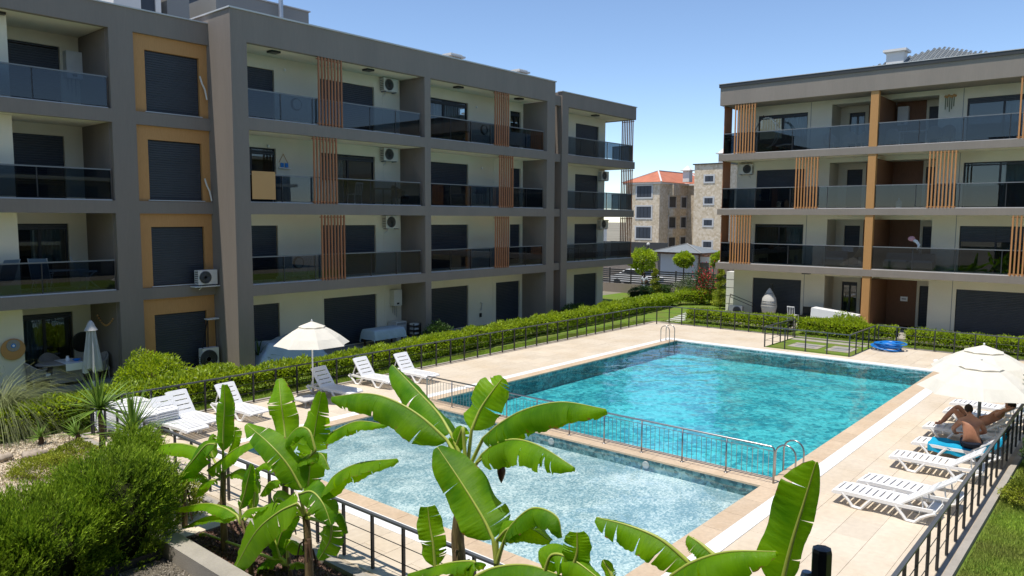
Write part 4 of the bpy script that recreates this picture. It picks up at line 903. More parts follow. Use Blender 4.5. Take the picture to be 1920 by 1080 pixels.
def hedge(label, pts, width, h, per_m, m='hedge', z0=-0.06, L=0.13, W=0.055, group='clipped laurel hedges', seed=1, gap=0.25, cat='hedge'):
    pts = np.array([(p[0], p[1]) for p in pts], float); seg = np.linalg.norm(np.diff(pts, axis=0), axis=1); tot = seg.sum(); cum = np.concatenate([[0], np.cumsum(seg)])
    rg = np.random.default_rng(seed); n = int(tot*per_m)
    s = rg.uniform(0, tot, n); i = np.clip(np.searchsorted(cum, s)-1, 0, len(seg)-1); f = (s-cum[i])/seg[i]
    c = pts[i] + (pts[i+1]-pts[i])*f[:, None]; t = (pts[i+1]-pts[i])/seg[i][:, None]; nn = np.stack([-t[:, 1], t[:, 0]], 1)
    # rounded-box section parameter
    a = rg.uniform(-0.25, math.pi+0.25, n); ca, sa = np.cos(a), np.sin(a)
    ex = 0.55; px = np.sign(ca)*np.abs(ca)**ex; pz = np.sign(sa)*np.abs(sa)**ex
    depth = rg.uniform(0.72, 1.04, n)**0.7 + (rg.uniform(0, 1, n) < 0.10)*rg.uniform(0, 0.14, n)
    N = np.stack([nn[:, 0]*px, nn[:, 1]*px, np.maximum(pz, 0)*1.0], 1)
    base = np.stack([c[:, 0], c[:, 1], np.zeros(n)], 1); lm = 1 + lump(base + N*0.4, 2.8, 0.11, seed) + lump(base+N*0.3, 8.0, 0.09, seed+3)
    Pp = base + np.stack([nn[:, 0]*px*width/2*depth*lm, nn[:, 1]*px*width/2*depth*lm, z0 + h*(0.42+0.58*pz*depth*lm)], 1)
    low = rg.uniform(0, 1, n) < 0.28          # ragged lower fringe
    Pp[low, 2] = z0 + h*rg.uniform(gap, 0.6, low.sum())
    t_ = thing(cat, label, cat, (float(pts[0, 0]), float(pts[0, 1]), z0), world=True, group=group)
    leaves('foliage', Pp, N, L, W, m, t_, 0.75, 0.25)
    q = MB(); nst = int(tot/0.35)
    for k in range(nst):
        ss = (k+0.5)*tot/nst; j = min(int(np.searchsorted(cum, ss))-1, len(seg)-1); g = (ss-cum[j])/seg[j]; p = pts[j]+(pts[j+1]-pts[j])*g
        for _ in range(3):
            x, y = p[0]+random.uniform(-.1, .1), p[1]+random.uniform(-.1, .1)
            q.tube([(x, y, z0), (x+random.uniform(-.12, .12), y+random.uniform(-.12, .12), z0+h*0.7)], 0.009, 4, False)
    o = q.build('stems', 'twig', t_); o['kind'] = 'stuff'
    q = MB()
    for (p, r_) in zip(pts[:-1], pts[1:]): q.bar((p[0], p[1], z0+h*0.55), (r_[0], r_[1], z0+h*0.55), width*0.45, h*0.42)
    q.build('dark_core', 'core', t_)  # solid core, coloured as the shade between the leaves
    return t_

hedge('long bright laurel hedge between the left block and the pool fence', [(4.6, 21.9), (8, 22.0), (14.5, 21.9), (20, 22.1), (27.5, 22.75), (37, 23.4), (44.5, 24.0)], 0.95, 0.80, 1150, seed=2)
hedge('laurel hedge rounding the far end behind the stepping stones', [(44.8, 24.0), (46.2, 22.6)], 1.1, 0.9, 900, seed=3)
hedge('laurel hedge in front of the right block ground floor, left part', [(37.6, 19.4), (37.9, 17.2), (37.8, 13.8)], 1.0, 0.72, 1100, seed=4)
hedge('laurel hedge in front of the right block, middle part', [(37.75, 13.4), (37.8, 8.9)], 1.0, 0.72, 1100, seed=5)
hedge('laurel hedge in front of the right block, right part behind the hose', [(37.8, 8.5), (37.9, 2.0), (37.9, -1)], 1.0, 0.66, 1000, seed=6)
hedge('dark hedge in the shade beyond the far end of the left block', [(43.2, 26.4), (47.6, 26.2)], 1.0, 1.0, 700, 'hedge_dark', seed=7, L=0.12)
hedge('sunlit laurel hedge beyond the end of the long hedge', [(47.5, 25.2), (46.8, 22.0), (45.6, 20.9)], 1.2, 0.95, 900, seed=8)

def bush(label, c, r, n, m='hedge', L=0.10, W=0.05, seed=1, cat='shrub', group=None, up=0.3, spread=0.7, stem=True, amp=0.14, name='shrub'):
    rg = np.random.default_rng(seed); d = rg.normal(0, 1, (n, 3)); d /= np.linalg.norm(d, axis=1)[:, None]; d[:, 2] = np.abs(d[:, 2])*np.where(rg.uniform(0, 1, n) < 0.8, 1, -0.5)
    q = rg.uniform(0.35, 1, n)**0.4; P = d*q[:, None]; lm = 1 + lump(d*2.2, 2.4, amp, seed) + lump(d*2, 6, amp*0.5, seed+2)
    P = P*lm[:, None]*np.array(r) + np.array(c)
    t = thing(name, label, cat, (c[0], c[1], c[2]-r[2]*0.5), world=True, group=group)
    leaves('foliage', P, d, L, W, m, t, spread, up)
    if stem:
        qb = MB()
        for _ in range(5): qb.tube([(c[0]+random.uniform(-.1, .1), c[1]+random.uniform(-.1, .1), -0.08), (c[0]+random.uniform(-.4, .4)*r[0], c[1]+random.uniform(-.4, .4)*r[1], c[2]+r[2]*0.3)], [0.02, 0.008], 5)
        qb.build('stem', 'twig', t)
    return t
bush('big rounded bright shrub at the corner pier of the left block', (10.6, 24.3, 0.25), (1.15, 0.9, 0.95), 5200, seed=11)
bush('smaller bright shrub beside the air conditioner on the ground', (12.5, 23.9, 0.1), (0.9, 0.7, 0.62), 2600, seed=12)
bush('dark shrub at the foot of the pier before the second bay', (22.9, 23.9, 0.2), (0.7, 0.6, 0.75), 2200, 'hedge_dark', seed=13)
bush('dark shrub between the main and far sections of the left block', (33.6, 24.3, 0.15), (1.2, 0.55, 0.75), 3000, 'hedge_dark', seed=14)
bush('bright shrub at the end of the terrace of the far section', (36.8, 24.2, 0.15), (1.0, 0.5, 0.65), 2200, seed=15)
bush('bushy bright shrub in front of the ochre column on the right', (38.0, 11.3, 0.3), (0.6, 1.1, 0.75), 2400, seed=16)
bush('yellow green cushion shrub nearer the hedge in the gravel bed', (6.35, 18.9, 0.0), (0.62, 0.7, 0.30), 4200, 'lime', 0.045, 0.028, seed=17, stem=False)
bush('yellow green cushion shrub at the left edge of the gravel bed', (5.55, 18.3, 0.0), (0.75, 0.7, 0.32), 4800, 'lime', 0.045, 0.028, seed=18, stem=False)
bush('lime shrub between the thuja and the first banana plant', (6.35, 13.9, 0.15), (0.5, 0.75, 0.55), 4600, 'lime', 0.05, 0.03, seed=19)
bush('lime shrub behind the right end of the thuja hedge', (6.1, 15.1, 0.2), (0.5, 0.6, 0.75), 4200, 'lime', 0.05, 0.03, seed=20)
bush('small lime shrub at the lawn edge beside the right hand fence', (17.9, 1.72, 0.1), (0.7, 0.38, 0.35), 3000, 'lime', 0.05, 0.03, seed=21)
bush('grey green olive shrub overhanging the right hand fence', (21.4, 1.62, 1.5), (0.85, 0.6, 1.0), 6500, 'olive', 0.07, 0.02, seed=22, amp=0.25, spread=0.9)
bush('dark shrub below the olive at the right edge', (20.2, 1.6, 0.45), (0.75, 0.5, 0.75), 4200, 'hedge_dark', 0.06, 0.03, seed=23)

def thuja(label, c, r, n, seed):
    """feathery scale-leaved shrub: upright plumes on its shell, each plume a fan of thin slivers"""
    rg = np.random.default_rng(seed); d = rg.normal(0, 1, (n, 3)); d /= np.linalg.norm(d, axis=1)[:, None]; d[:, 2] = np.abs(d[:, 2])*np.where(rg.uniform(0, 1, n) < 0.7, 1, -1)
    sup = np.sign(d)*np.abs(d)**0.7; lm = 1+lump(d*2, 3.0, 0.13, seed)+lump(d*2, 8.0, 0.07, seed+5)
    P = sup*(rg.uniform(0.55, 1, n)**0.4*lm)[:, None]*np.array(r) + np.array(c)
    ax = d*np.array([0.75, 0.75, 0.35]) + np.array([0.12, -0.05, 0.95]) + rg.normal(0, 0.22, (n, 3)); ax /= np.linalg.norm(ax, axis=1)[:, None]
    K = 17; Q = np.repeat(P, K, 0); A_ = np.repeat(ax, K, 0); tt = np.tile(np.linspace(0, 1, K), n)
    side = rg.normal(0, 1, (n*K, 3)); side -= A_*np.sum(side*A_, 1)[:, None]; side /= np.linalg.norm(side, axis=1)[:, None]
    Q = Q + A_*(tt*0.34*rg.uniform(0.8, 1.2, n*K))[:, None]
    dirs = A_*0.95 + side*(0.75*(1-tt*0.6))[:, None]
    t = thing('thuja', label, 'conifer', (c[0], c[1], 0), world=True, group='thuja shrubs in the shaded corner')
    yg = tt > 0.62
    leaves('foliage', Q[~yg], dirs[~yg], 0.085, 0.018, 'thuja', t, 0.16, 0.0, 0.1); leaves('young_growth', Q[yg], dirs[yg], 0.075, 0.016, 'thuja_tip', t, 0.12, 0.0, 0.1)
    MB().ball((c[0], c[1], c[2]), r[0]*0.72, r[1]*0.72, r[2]*0.8, 16, 10, 0.05).build('dark_core', 'core', t)  # solid ball painted dark as the shaded inside of the shrub
    MB().tube([(c[0], c[1], -0.08), (c[0], c[1], c[2])], [0.05, 0.03], 8).build('trunk', 'twig', t)
thuja('dark feathery thuja at the left edge of the picture', (2.85, 13.05, 0.22), (0.85, 0.95, 0.55), 3000, 31)
thuja('dark feathery thuja in the middle of the bottom left clump', (3.85, 13.0, 0.32), (0.85, 0.92, 0.68), 3200, 32)
thuja('dark feathery thuja at the right end of the clump beside the bed kerb', (4.95, 13.1, 0.45), (0.72, 0.9, 0.88), 2600, 33)
thuja('bright thuja tip rising behind the clump towards the stacked loungers', (5.85, 14.35, 0.55), (0.32, 0.4, 0.75), 1500, 34)

def blades(name, n, L, W, m, parent, up=0.6, droop=0.8, seg=5, seed=0, spread=1.0):
    """separate strap leaves radiating from the origin of the parent, one object each"""
    rnd = random.Random(seed)
    for i in range(n):
        a = rnd.uniform(0, 2*math.pi); e = math.radians(rnd.uniform(8, 88)) if up is None else math.radians(90-rnd.uniform(0, 1)**0.8*90*spread)
        l = L*rnd.uniform(0.75, 1.1); v = []; f = []
        dx, dy = math.cos(a), math.sin(a); sx, sy = -dy, dx
        x = z = 0; ang = e
        for k in range(seg+1):
            t = k/seg; w_ = W*(0.55+0.45*math.sin(math.pi*min(1, t*1.3+0.1)))*(1-t**3)*0.5+0.001
            v += [(dx*x+sx*w_, dy*x+sy*w_, z+w_*0.35), (dx*x, dy*x, z), (dx*x-sx*w_, dy*x-sy*w_, z+w_*0.35)]
            if k: b = 3*(k-1); f += [(b, b+1, b+4, b+3), (b+1, b+2, b+5, b+4)]
            x += l/seg*math.cos(ang); z += l/seg*math.sin(ang); ang -= droop/seg*rnd.uniform(0.4, 1.3)
        MB().add(v, f).build(name, m, parent)
def yucca(label, x, y, h, L, n, seed):
    t = thing('yucca', label, 'yucca', (x, y, h), group='spiky yuccas beside the near fence corner')
    blades('leaf', n, L, 0.055, 'yucca', t, droop=0.25, seed=seed, spread=1.12)
    MB().tube([(0, 0, -h-0.08), (0.03, 0, -h*0.5), (0, 0, 0.02)], [0.075, 0.06, 0.05], 9).build('trunk', 'dead', t)
    return t
yucca('left spiky yucca in front of the long hedge', 6.75, 18.3, 1.15, 1.05, 84, 1)
yucca('right spiky yucca touching the corner of the near fence', 6.8, 16.7, 0.90, 1.05, 84, 2)
yucca('small low yucca in the middle of the gravel bed', 6.9, 20.2, 0.15, 0.5, 26, 3)
yucca('thin young yucca at the foot of the hedge on the far left', 6.2, 20.6, 0.15, 0.5, 22, 4)
yucca('low leafy yucca clump at the right trunk foot', 6.45, 16.9, 0.25, 0.7, 40, 5)

# drooping ornamental grass at the left edge
t = thing('fountain_grass', 'tall pale drooping ornamental grass clump in front of the left patio', 'ornamental grass', (5.9, 22.9, 0), world=False)
rg = np.random.default_rng(5); V = []; F = []
for i in range(2600):
    a = rg.uniform(0, 6.28); e = math.radians(90-rg.uniform(0, 1)**0.7*68); l = rg.uniform(1.7, 3.1); r0 = rg.uniform(0, 0.25); x = r0; z = 0.0; ang = e; wv = 0.011
    for k in range(8):
        tt = k/7; w_ = wv*(1-tt)+0.001
        V += [(math.cos(a)*x - math.sin(a)*w_, math.sin(a)*x+math.cos(a)*w_, z), (math.cos(a)*x + math.sin(a)*w_, math.sin(a)*x-math.cos(a)*w_, z)]
        if k: b = len(V)-4; F.append((b, b+1, b+3, b+2))
        x += l/7*math.cos(ang); z += l/7*math.sin(ang); ang -= rg.uniform(0.18, 0.55)
o = numesh('foliage', np.array(V), np.array(F), 'fount', t)

for i, (x, y, s, lb) in enumerate([(5.75, 19.6, 0.22, 'brown boulder at the top left of the gravel bed'), (6.2, 17.5, 0.17, 'pale boulder below the lime cushions in the gravel bed'), (6.75, 17.75, 0.22, 'flat pale boulder beside the right yucca'), (5.2, 19.9, 0.19, 'grey boulder at the left edge under the hedge'), (6.65, 19.3, 0.14, 'small boulder right of the lime cushions')]):
    q = MB().ball((0, 0, 0), s*1.2, s, s*0.6, 14, 9, 0.0)
    q.v = [tuple(np.array(p)*(1+0.16*math.sin(7*p[0]/s+i)+0.12*math.sin(9*p[1]/s+2*i)+0.1*math.sin(8*p[2]/s))) for p in q.v]
    o = q.build('boulder', 'rock', smooth=True); o.location = (x, y, 0.02); tag(o, lb, 'boulder', 'boulders in the gravel bed')

# loose ground cover: bark chips, gravel, grass blades
def scatter(name, rect, z, n, L, W, m, up=0.0, spread=1.0, seed=1, label='', cat=''):
    rg = np.random.default_rng(seed); P = np.stack([rg.uniform(rect[0], rect[1], n), rg.uniform(rect[2], rect[3], n), np.full(n, z)], 1)
    o = leaves(name, P, np.tile(np.array([[0, 0, up]]), (n, 1)), L, W, m, None, spread, 0.0, 0.2, kind='stuff')
    if label: tag(o, label, cat)
    return o
scatter('bark_chips', (5.73, 6.98, 0.5, 12.6), -0.045, 26000, 0.05, 0.03, 'chip', 0.3, 0.8, 1, 'dark red bark chips covering the banana bed', 'bark chips')
scatter('gravel', (3.0, 5.38, 6.0, 12.1), -0.05, 16000, 0.03, 0.025, 'pebble', 0.3, 0.8, 2, 'grey gravel in the shaded corner by the bed kerb', 'gravel')
scatter('pale_gravel', (4.2, 6.95, 14.4, 21.3), -0.04, 26000, 0.05, 0.035, 'sand', 0.3, 0.8, 3, 'pale gravel of the rock bed on the left', 'gravel')
scatter('lawn_grass', (9.5, 27.0, -0.8, 2.08), -0.08, 110000, 0.075, 0.012, 'blade', 1.0, 0.35, 4, 'short grass of the lawn in the bottom right corner', 'grass')
scatter('strip_grass', (7.2, 36.5, 20.7, 21.6), -0.08, 60000, 0.075, 0.014, 'blade', 1.0, 0.35, 5, 'short grass between the left fence and the hedge', 'grass')
scatter('end_grass', (36.1, 37.2, 2.0, 20.6), -0.08, 24000, 0.075, 0.016, 'blade', 1.0, 0.35, 6, 'short grass behind the far fence', 'grass')

# ------------------------------------------------------------------ banana plants
def on_x(px, py, X):
    """point of the vertical plane x = X that stands behind a spot of the photograph"""
    d = _f*FPX + _r*(px-960) - _u*(py-540); return CAM + d*(X/d.x)
def catmull(P, n):
    P = [Vector(p) for p in P]
    if len(P) == 2: P = [P[0], (P[0]+P[1])/2 + Vector((0, 0, 0.01)), P[1]]
    Q = [P[0]*2-P[1]] + P + [P[-1]*2-P[-2]]; out = []; m = len(P)-1
    for i in range(n+1):
        s = i/n*m; k = min(int(s), m-1); t = s-k; a, b, c, d = Q[k:k+4]
        out.append(0.5*((2*b) + (-a+c)*t + (2*a-5*b+4*c-d)*t*t + (-a+3*b-3*c+d)*t**3))
    return out
def banana_leaf(parent, pts, W, droop, face, tears=6, seed=0, petiole=None, side=(1.0, 1.0), tip=0.9):
    """pts: midrib from base to tip; droop: degrees each half hangs below the leaf plane; face: direction the upper side looks"""
    rnd = random.Random(seed); n = 44; C = catmull(pts, n); face = Vector(face).normalized()
    L = sum((C[i+1]-C[i]).length for i in range(n)); V = []; F = []; UV = []
    for sgn, sc in ((1, side[0]), (-1, side[1])):
        br = sorted(rnd.sample(range(5, n-3), max(0, min(int(tears*0.8)+rnd.randint(0, 3), 11)))) ; br = [0]+br+[n]
        for b0, b1 in zip(br[:-1], br[1:]):
            dj = rnd.uniform(-0.13, 0.13); sh = rnd.uniform(-0.012, 0.012); g0, g1 = rnd.uniform(0, 0.055)*(rnd.random() < 0.4), rnd.uniform(0, 0.04)*(rnd.random() < 0.4); start = len(V); K = 6; edge = rnd.uniform(0.965, 1.02)
            for i in range(b0, b1+1):
                t = i/n; T = (C[min(i+1, n)]-C[max(i-1, 0)]).normalized(); Sd = T.cross(face)
                if Sd.length < 1e-3: Sd = T.cross(Vector((1, 0, 0)))
                Sd.normalize(); Nn = Sd.cross(T).normalized()
                w_ = W*sc*edge*min(1.0, ((t+0.004)/0.16)**0.5)*(max(0.0, 1-max(0, (t-0.52)/0.48)**2.2*tip))**0.72*(1+0.035*math.sin(t*21+seed))
                for k in range(K+1):
                    u = k/K; ang = math.radians(droop)*(0.35+0.75*u)+dj*u+0.16*math.sin(t*11+sgn+seed)*u
                    gap = 0
                    if i == b0 and b0 > 0: gap = g0
                    if i == b1 and b1 < n: gap = -g1
                    p = C[i] + Sd*sgn*w_*u*math.cos(ang) - Nn*w_*u*math.sin(ang) + T*(0.10*w_*u*u) + T*gap*u*u + Nn*(sh*u)
                    p += Nn*0.006*math.sin(i*1.9+k*0.4)*u
                    V.append(p); UV.append((sgn*u, t*L*1.0))
            rows = b1-b0
            for i in range(rows):
                for k in range(K):
                    a = start+i*(K+1)+k; q = (a, a+1, a+K+2, a+K+1); F.append(q if sgn > 0 else q[::-1])
    me = bpy.data.meshes.new('leaf'); me.from_pydata([tuple(v) for v in V], [], F); me.materials.append(M['banana'])
    ul = me.uv_layers.new(name='UVMap'); li = np.empty(len(me.loops), np.int32); me.loops.foreach_get('vertex_index', li)
    ul.data.foreach_set('uv', np.array(UV, np.float32)[li].ravel()); me.polygons.foreach_set('use_smooth', [True]*len(me.polygons))
    o = bpy.data.objects.new('leaf', me); COL.objects.link(o); hook(o, parent)
    full = ([Vector(p) for p in petiole] if petiole else [])
    pr = catmull(full + [C[0]], 8)[:-1] if full else []
    R = [0.030-0.010*i/max(1, len(pr)) for i in range(len(pr))] + [0.019*(1-0.85*i/n)+0.001 for i in range(n+1)]
    q = MB().tube(pr + C, R, 7).build('midrib', 'midrib', None, smooth=True); q.parent = o
    return o
CAMF = (-0.72, -0.60, 0.35)
def plant(label, X, stem, crown, r, leaves_, dead=True, bud=None):
    """stem: pixels of the trunk from foot to crown"""
    S_ = [on_x(p[0], p[1], X) for p in stem]; z0 = S_[0].z
    if z0 > -0.05: S_ = [Vector((S_[0].x, S_[0].y, -0.06))] + S_
    t = thing('banana_plant', label, 'banana plant', S_[0], world=True, group='banana plants before the near fence')
    MB().tube(catmull(S_, 12), [r*1.25-0.45*r*i/12 for i in range(13)], 10).build('stem', 'trunk', t, smooth=True)
    cr = S_[-1]
    for i, lf in enumerate(leaves_):
        px, W, droop, fc = lf[:4]; kw = lf[4] if len(lf) > 4 else {}
        Xs = kw.get('X', [X]*len(px)); Xs = Xs if isinstance(Xs, (list, tuple)) else [Xs]*len(px)
        P = [on_x(p[0], p[1], x_) for p, x_ in zip(px, Xs)]
        pet = [cr - Vector((0, 0, 0.12))] + [on_x(p[0], p[1], Xs[0]) for p in kw.get('pet', [])]
        banana_leaf(t, P, W*(1.18 if px[0][0] < 640 else 1.0), droop, fc, kw.get('tears', 6), seed=int(px[0][0]+px[0][1]*3+i), petiole=pet, side=kw.get('side', (1, 1)), tip=kw.get('tip', 0.9))
    if dead:
        for k in range(5):
            a = random.uniform(0, 6.28); h = random.uniform(0.3, 0.85); p = S_[0].lerp(cr, h); q = MB()
            v = []; f = []
            for j in range(6):
                s = j/5; c = p + Vector((math.cos(a), math.sin(a), 0))*(r+0.10*s) + Vector((0, 0, 0.16*s-0.42*s*s)); w_ = 0.045*(1-s*0.7); sd = Vector((-math.sin(a), math.cos(a), 0))*w_
                v += [c+sd, c+Vector((math.cos(a), math.sin(a), 0))*0.015, c-sd]
                if j: b = 3*(j-1); f += [(b, b+1, b+4, b+3), (b+1, b+2, b+5, b+4)]
            q.add(v, f); q.build('dead_sheath', 'dead', t)
    return t, cr
U_ = (0, 0, 1)
plant('tall banana plant in the centre carrying the purple flower bud', 6.2, [(862, 1075), (858, 1000), (868, 930), (875, 880)], None, 0.075, [
    ([(845, 812), (822, 775), (780, 730), (736, 684)], 0.30, 48, (-0.25, -0.85, 0.7), dict(pet=[(866, 862)], X=[6.2, 6.3, 6.4, 6.5], tears=3)),
    ([(838, 825), (790, 782), (740, 752), (688, 738), (622, 744)], 0.31, 66, U_, dict(pet=[(862, 865)], X=[6.1, 6.0, 5.9, 5.85, 5.8], tears=7)),
    ([(884, 806), (900, 768), (922, 735), (943, 708)], 0.24, 24, (-0.8, -0.35, 0.3), dict(pet=[(878, 862)], X=[6.3, 6.4, 6.5, 6.6], tears=6)),
    ([(906, 822), (940, 793), (986, 768), (1053, 754), (1135, 767)], 0.27, 64, U_, dict(pet=[(885, 866)], tears=8, X=[6.2, 6.1, 6.0, 5.9, 5.8])),
    ([(905, 852), (931, 832), (968, 824), (1015, 838), (1076, 876)], 0.28, 60, U_, dict(pet=[(886, 880)], tears=8, X=[6.1, 6.0, 5.9, 5.8, 5.7])),
    ([(868, 800), (855, 838), (858, 850)], 0.12, 30, CAMF, dict(tears=1)),
])
t = thing('banana_flower', 'purple banana flower bud hanging from the centre banana plant', 'flower bud', on_x(938, 858, 6.0), world=True)
P0 = on_x(905, 860, 6.05); P1 = on_x(935, 858, 6.0); P2 = on_x(940, 900, 6.0)
MB().tube(catmull([on_x(885, 880, 6.15), P0, P1, on_x(939, 876, 6.0)], 10), 0.014, 8).build('stalk', 'midrib', t, smooth=True)
c = on_x(940, 884, 6.0); MB().lathe(tuple(c), [(0.004, -0.13), (0.028, -0.08), (0.046, -0.02), (0.048, 0.02), (0.03, 0.07), (0.008, 0.09)], 12).build('bud', 'bud', t, smooth=True)
for k in range(4):
    a = k*1.7; q = MB().ball((c.x+0.04*math.cos(a), c.y+0.04*math.sin(a), c.z+0.09+0.012*k), 0.035, 0.03, 0.012, 8, 5).build('bract', 'bud', t)
for k in range(8):
    a = k*0.8; MB().tube([(c.x, c.y, c.z+0.1), (c.x+0.05*math.cos(a), c.y+0.05*math.sin(a), c.z+0.115)], [0.010, 0.005], 6).build('young_fruit', 'midrib', t)
plant('banana pup with one broad leaf in front of the centre plant', 5.85, [(930, 1120), (930, 1075), (931, 1040)], None, 0.03, [
    ([(924, 1010), (905, 970), (865, 905), (820, 838)], 0.285, 14, CAMF, dict(tears=2)),
    ([(945, 1015), (962, 982), (1000, 953), (1043, 968), (1054, 1008)], 0.18, 55, U_, dict(tears=3, X=[5.85, 5.8, 5.75, 5.7, 5.7])),
    ([(932, 1012), (955, 990), (990, 988), (1033, 1015)], 0.17, 30, (-0.5, -0.5, 0.8), dict(tears=1)),
], dead=False)
plant('small banana plant between the fence posts left of the centre trunk', 5.7, [(806, 1130), (808, 1100)], None, 0.04, [
    ([(816, 1062), (812, 1020), (806, 985), (802, 950)], 0.155, 12, CAMF, dict(tears=4, tip=0.6)),
    ([(850, 1075), (890, 1054), (840, 1056), (765, 1076)], 0.14, 45, U_, dict(tears=4)),
], dead=False)
plant('low banana plant at the bottom middle of the picture', 5.2, [(1020, 1180), (1025, 1130)], None, 0.05, [
    ([(890, 1082), (930, 1064), (990, 1060), (1060, 1082)], 0.20, 48, U_, dict(tears=3)),
    ([(1075, 1062), (1082, 1035), (1082, 998)], 0.13, 12, CAMF, dict(tears=2, tip=0.6)),
    ([(1020, 1075), (1036, 1040), (1075, 1050), (1130, 1090)], 0.17, 30, (-0.5, -0.4, 0.9), dict(tears=2)),
    ([(1150, 1085), (1140, 1065), (1130, 1050)], 0.05, 20, CAMF, dict(tears=1)),
], dead=False)
plant('banana plant at the bottom right with the huge upright leaf', 5.3, [(1380, 1190), (1385, 1150)], None, 0.06, [
    ([(1462, 1110), (1484, 1020), (1508, 940), (1530, 866)], 0.165, 16, (-0.85, -0.35, 0.1), dict(tears=-2, tip=0.95, side=(0.62, 1.3))),
    ([(1300, 1062), (1240, 1012), (1180, 986), (1118, 970)], 0.20, 46, (-0.1, -0.5, 0.9), dict(tears=6, X=[5.3, 5.25, 5.2, 5.15])),
    ([(1256, 1082), (1300, 1054), (1365, 1035), (1455, 1034)], 0.21, 54, (-0.1, -0.3, 1), dict(tears=5, X=[5.2, 5.15, 5.1, 5.1])),
    ([(1340, 1042), (1312, 1018), (1290, 1004)], 0.10, 40, U_, dict(tears=2)),
    ([(1240, 1100), (1290, 1085), (1340, 1082), (1400, 1090)], 0.12, 40, U_, dict(tears=2)),
], dead=False)
plant('leftmost banana plant with long dark drooping leaves', 6.2, [(347, 1002), (346, 950), (345, 905)], None, 0.045, [
    ([(390, 850), (360, 836), (320, 832), (272, 842), (230, 862)], 0.20, 42, U_, dict(tears=1, X=[6.2, 6.2, 6.2, 6.3, 6.3])),
    ([(404, 832), (385, 836), (358, 868), (335, 897)], 0.20, 30, (-0.4, -0.6, 0.8), dict(tears=1, X=[6.0, 6.0, 5.9, 5.8])),
    ([(350, 896), (330, 896), (300, 908)], 0.14, 40, U_, dict(tears=2)),
    ([(355, 895), (372, 888), (395, 905)], 0.12, 40, U_, dict(tears=3)),
])
plant('banana plant with the furled upright leaf before the loungers', 6.2, [(421, 1010), (418, 950), (419, 885)], None, 0.055, [
    ([(418, 845), (419, 805), (421, 765), (421, 721)], 0.145, 22, CAMF, dict(tears=2, tip=0.85)),
    ([(389, 882), (415, 862), (445, 840), (484, 824)], 0.18, 30, (-0.4, -0.5, 0.9), dict(tears=4)),
    ([(425, 860), (438, 825), (440, 800)], 0.12, 30, (-0.8, -0.3, 0.6), dict(tears=2, X=6.5)),
    ([(400, 860), (395, 835), (402, 815)], 0.10, 30, CAMF, dict(tears=1, X=6.5)),
    ([(432, 890), (455, 880), (478, 895), (486, 925)], 0.13, 45, U_, dict(tears=3, X=6.3)),
    ([(405, 900), (382, 905), (368, 930)], 0.12, 45, U_, dict(tears=2, X=6.1)),
])
plant('banana plant with crossing leaves in the middle of the left group', 6.45, [(536, 1000), (535, 950), (535, 890)], None, 0.058, [
    ([(566, 918), (540, 872), (505, 832), (462, 795)], 0.205, 20, (-0.6, -0.6, 0.6), dict(tears=3, X=[6.2, 6.1, 6.0, 6.0])),
    ([(537, 855), (533, 800), (527, 755), (523, 710)], 0.20, 18, CAMF, dict(tears=4, X=[6.5, 6.6, 6.6, 6.7])),
    ([(577, 915), (581, 870), (590, 810), (603, 735)], 0.20, 14, CAMF, dict(tears=9, X=[6.4, 6.4, 6.5, 6.5])),
    ([(592, 845), (580, 808), (560, 802), (540, 822), (536, 842)], 0.13, 55, U_, dict(tears=3, X=6.2)),
    ([(600, 826), (632, 806), (672, 790), (724, 796)], 0.14, 52, U_, dict(tears=6, X=6.7)),
    ([(548, 890), (565, 862), (600, 850), (618, 880)], 0.13, 50, U_, dict(tears=3, X=6.3)),
    ([(520, 880), (500, 868), (478, 880)], 0.10, 50, U_, dict(tears=2, X=6.6)),
    ([(548, 880), (575, 840), (588, 800), (580, 770)], 0.15, 30, (-0.7, -0.4, 0.4), dict(tears=4, X=6.7)),
    ([(530, 900), (505, 905), (488, 930)], 0.13, 40, U_, dict(tears=2, X=6.6)),
    ([(560, 900), (590, 905), (612, 930), (618, 955)], 0.14, 45, U_, dict(tears=3, X=6.6)),
])
plant('banana plant on the right of the left group with a leaf over the water', 6.15, [(580, 1085), (577, 1010), (572, 955)], None, 0.06, [
    ([(606, 932), (626, 894), (672, 869), (744, 860)], 0.185, 50, (0, -0.15, 1), dict(tears=5, X=[6.15, 6.1, 6.0, 5.9])),
    ([(561, 926), (585, 922), (606, 945), (621, 984)], 0.18, 22, (-0.5, -0.5, 0.7), dict(tears=3, X=5.95)),
    ([(556, 944), (520, 962), (478, 1000), (434, 1078)], 0.26, 18, (-0.6, -0.45, 0.75), dict(tears=4, X=[6.0, 5.9, 5.8, 5.7])),
    ([(622, 985), (618, 1015), (597, 1050)], 0.16, 20, CAMF, dict(tears=3, X=6.0)),
    ([(548, 950), (520, 935), (508, 975)], 0.12, 40, CAMF, dict(tears=2, X=6.2)),
    ([(560, 965), (535, 985), (520, 1025), (516, 1060)], 0.13, 35, (-0.5, -0.5, 0.6), dict(tears=3, X=6.2)),
    ([(590, 960), (612, 950), (640, 965), (652, 1000)], 0.11, 50, U_, dict(tears=2, X=6.3)),
])
plant('young banana plant with flat dark leaves under the left group', 5.95, [(470, 1055), (464, 1010), (452, 970)], None, 0.035, [
    ([(444, 966), (420, 952), (385, 944), (328, 953)], 0.15, 28, U_, dict(tears=1)),
    ([(446, 970), (420, 966), (385, 970), (346, 988)], 0.13, 35, U_, dict(tears=1)),
    ([(450, 955), (458, 930), (465, 900), (472, 870)], 0.10, 24, CAMF, dict(tears=1)),
    ([(455, 968), (468, 955), (500, 950)], 0.12, 35, U_, dict(tears=3)),
    ([(474, 960), (478, 915), (480, 880)], 0.09, 30, (-0.3, -0.8, 0.3), dict(tears=0, X=6.3)),
], dead=False)
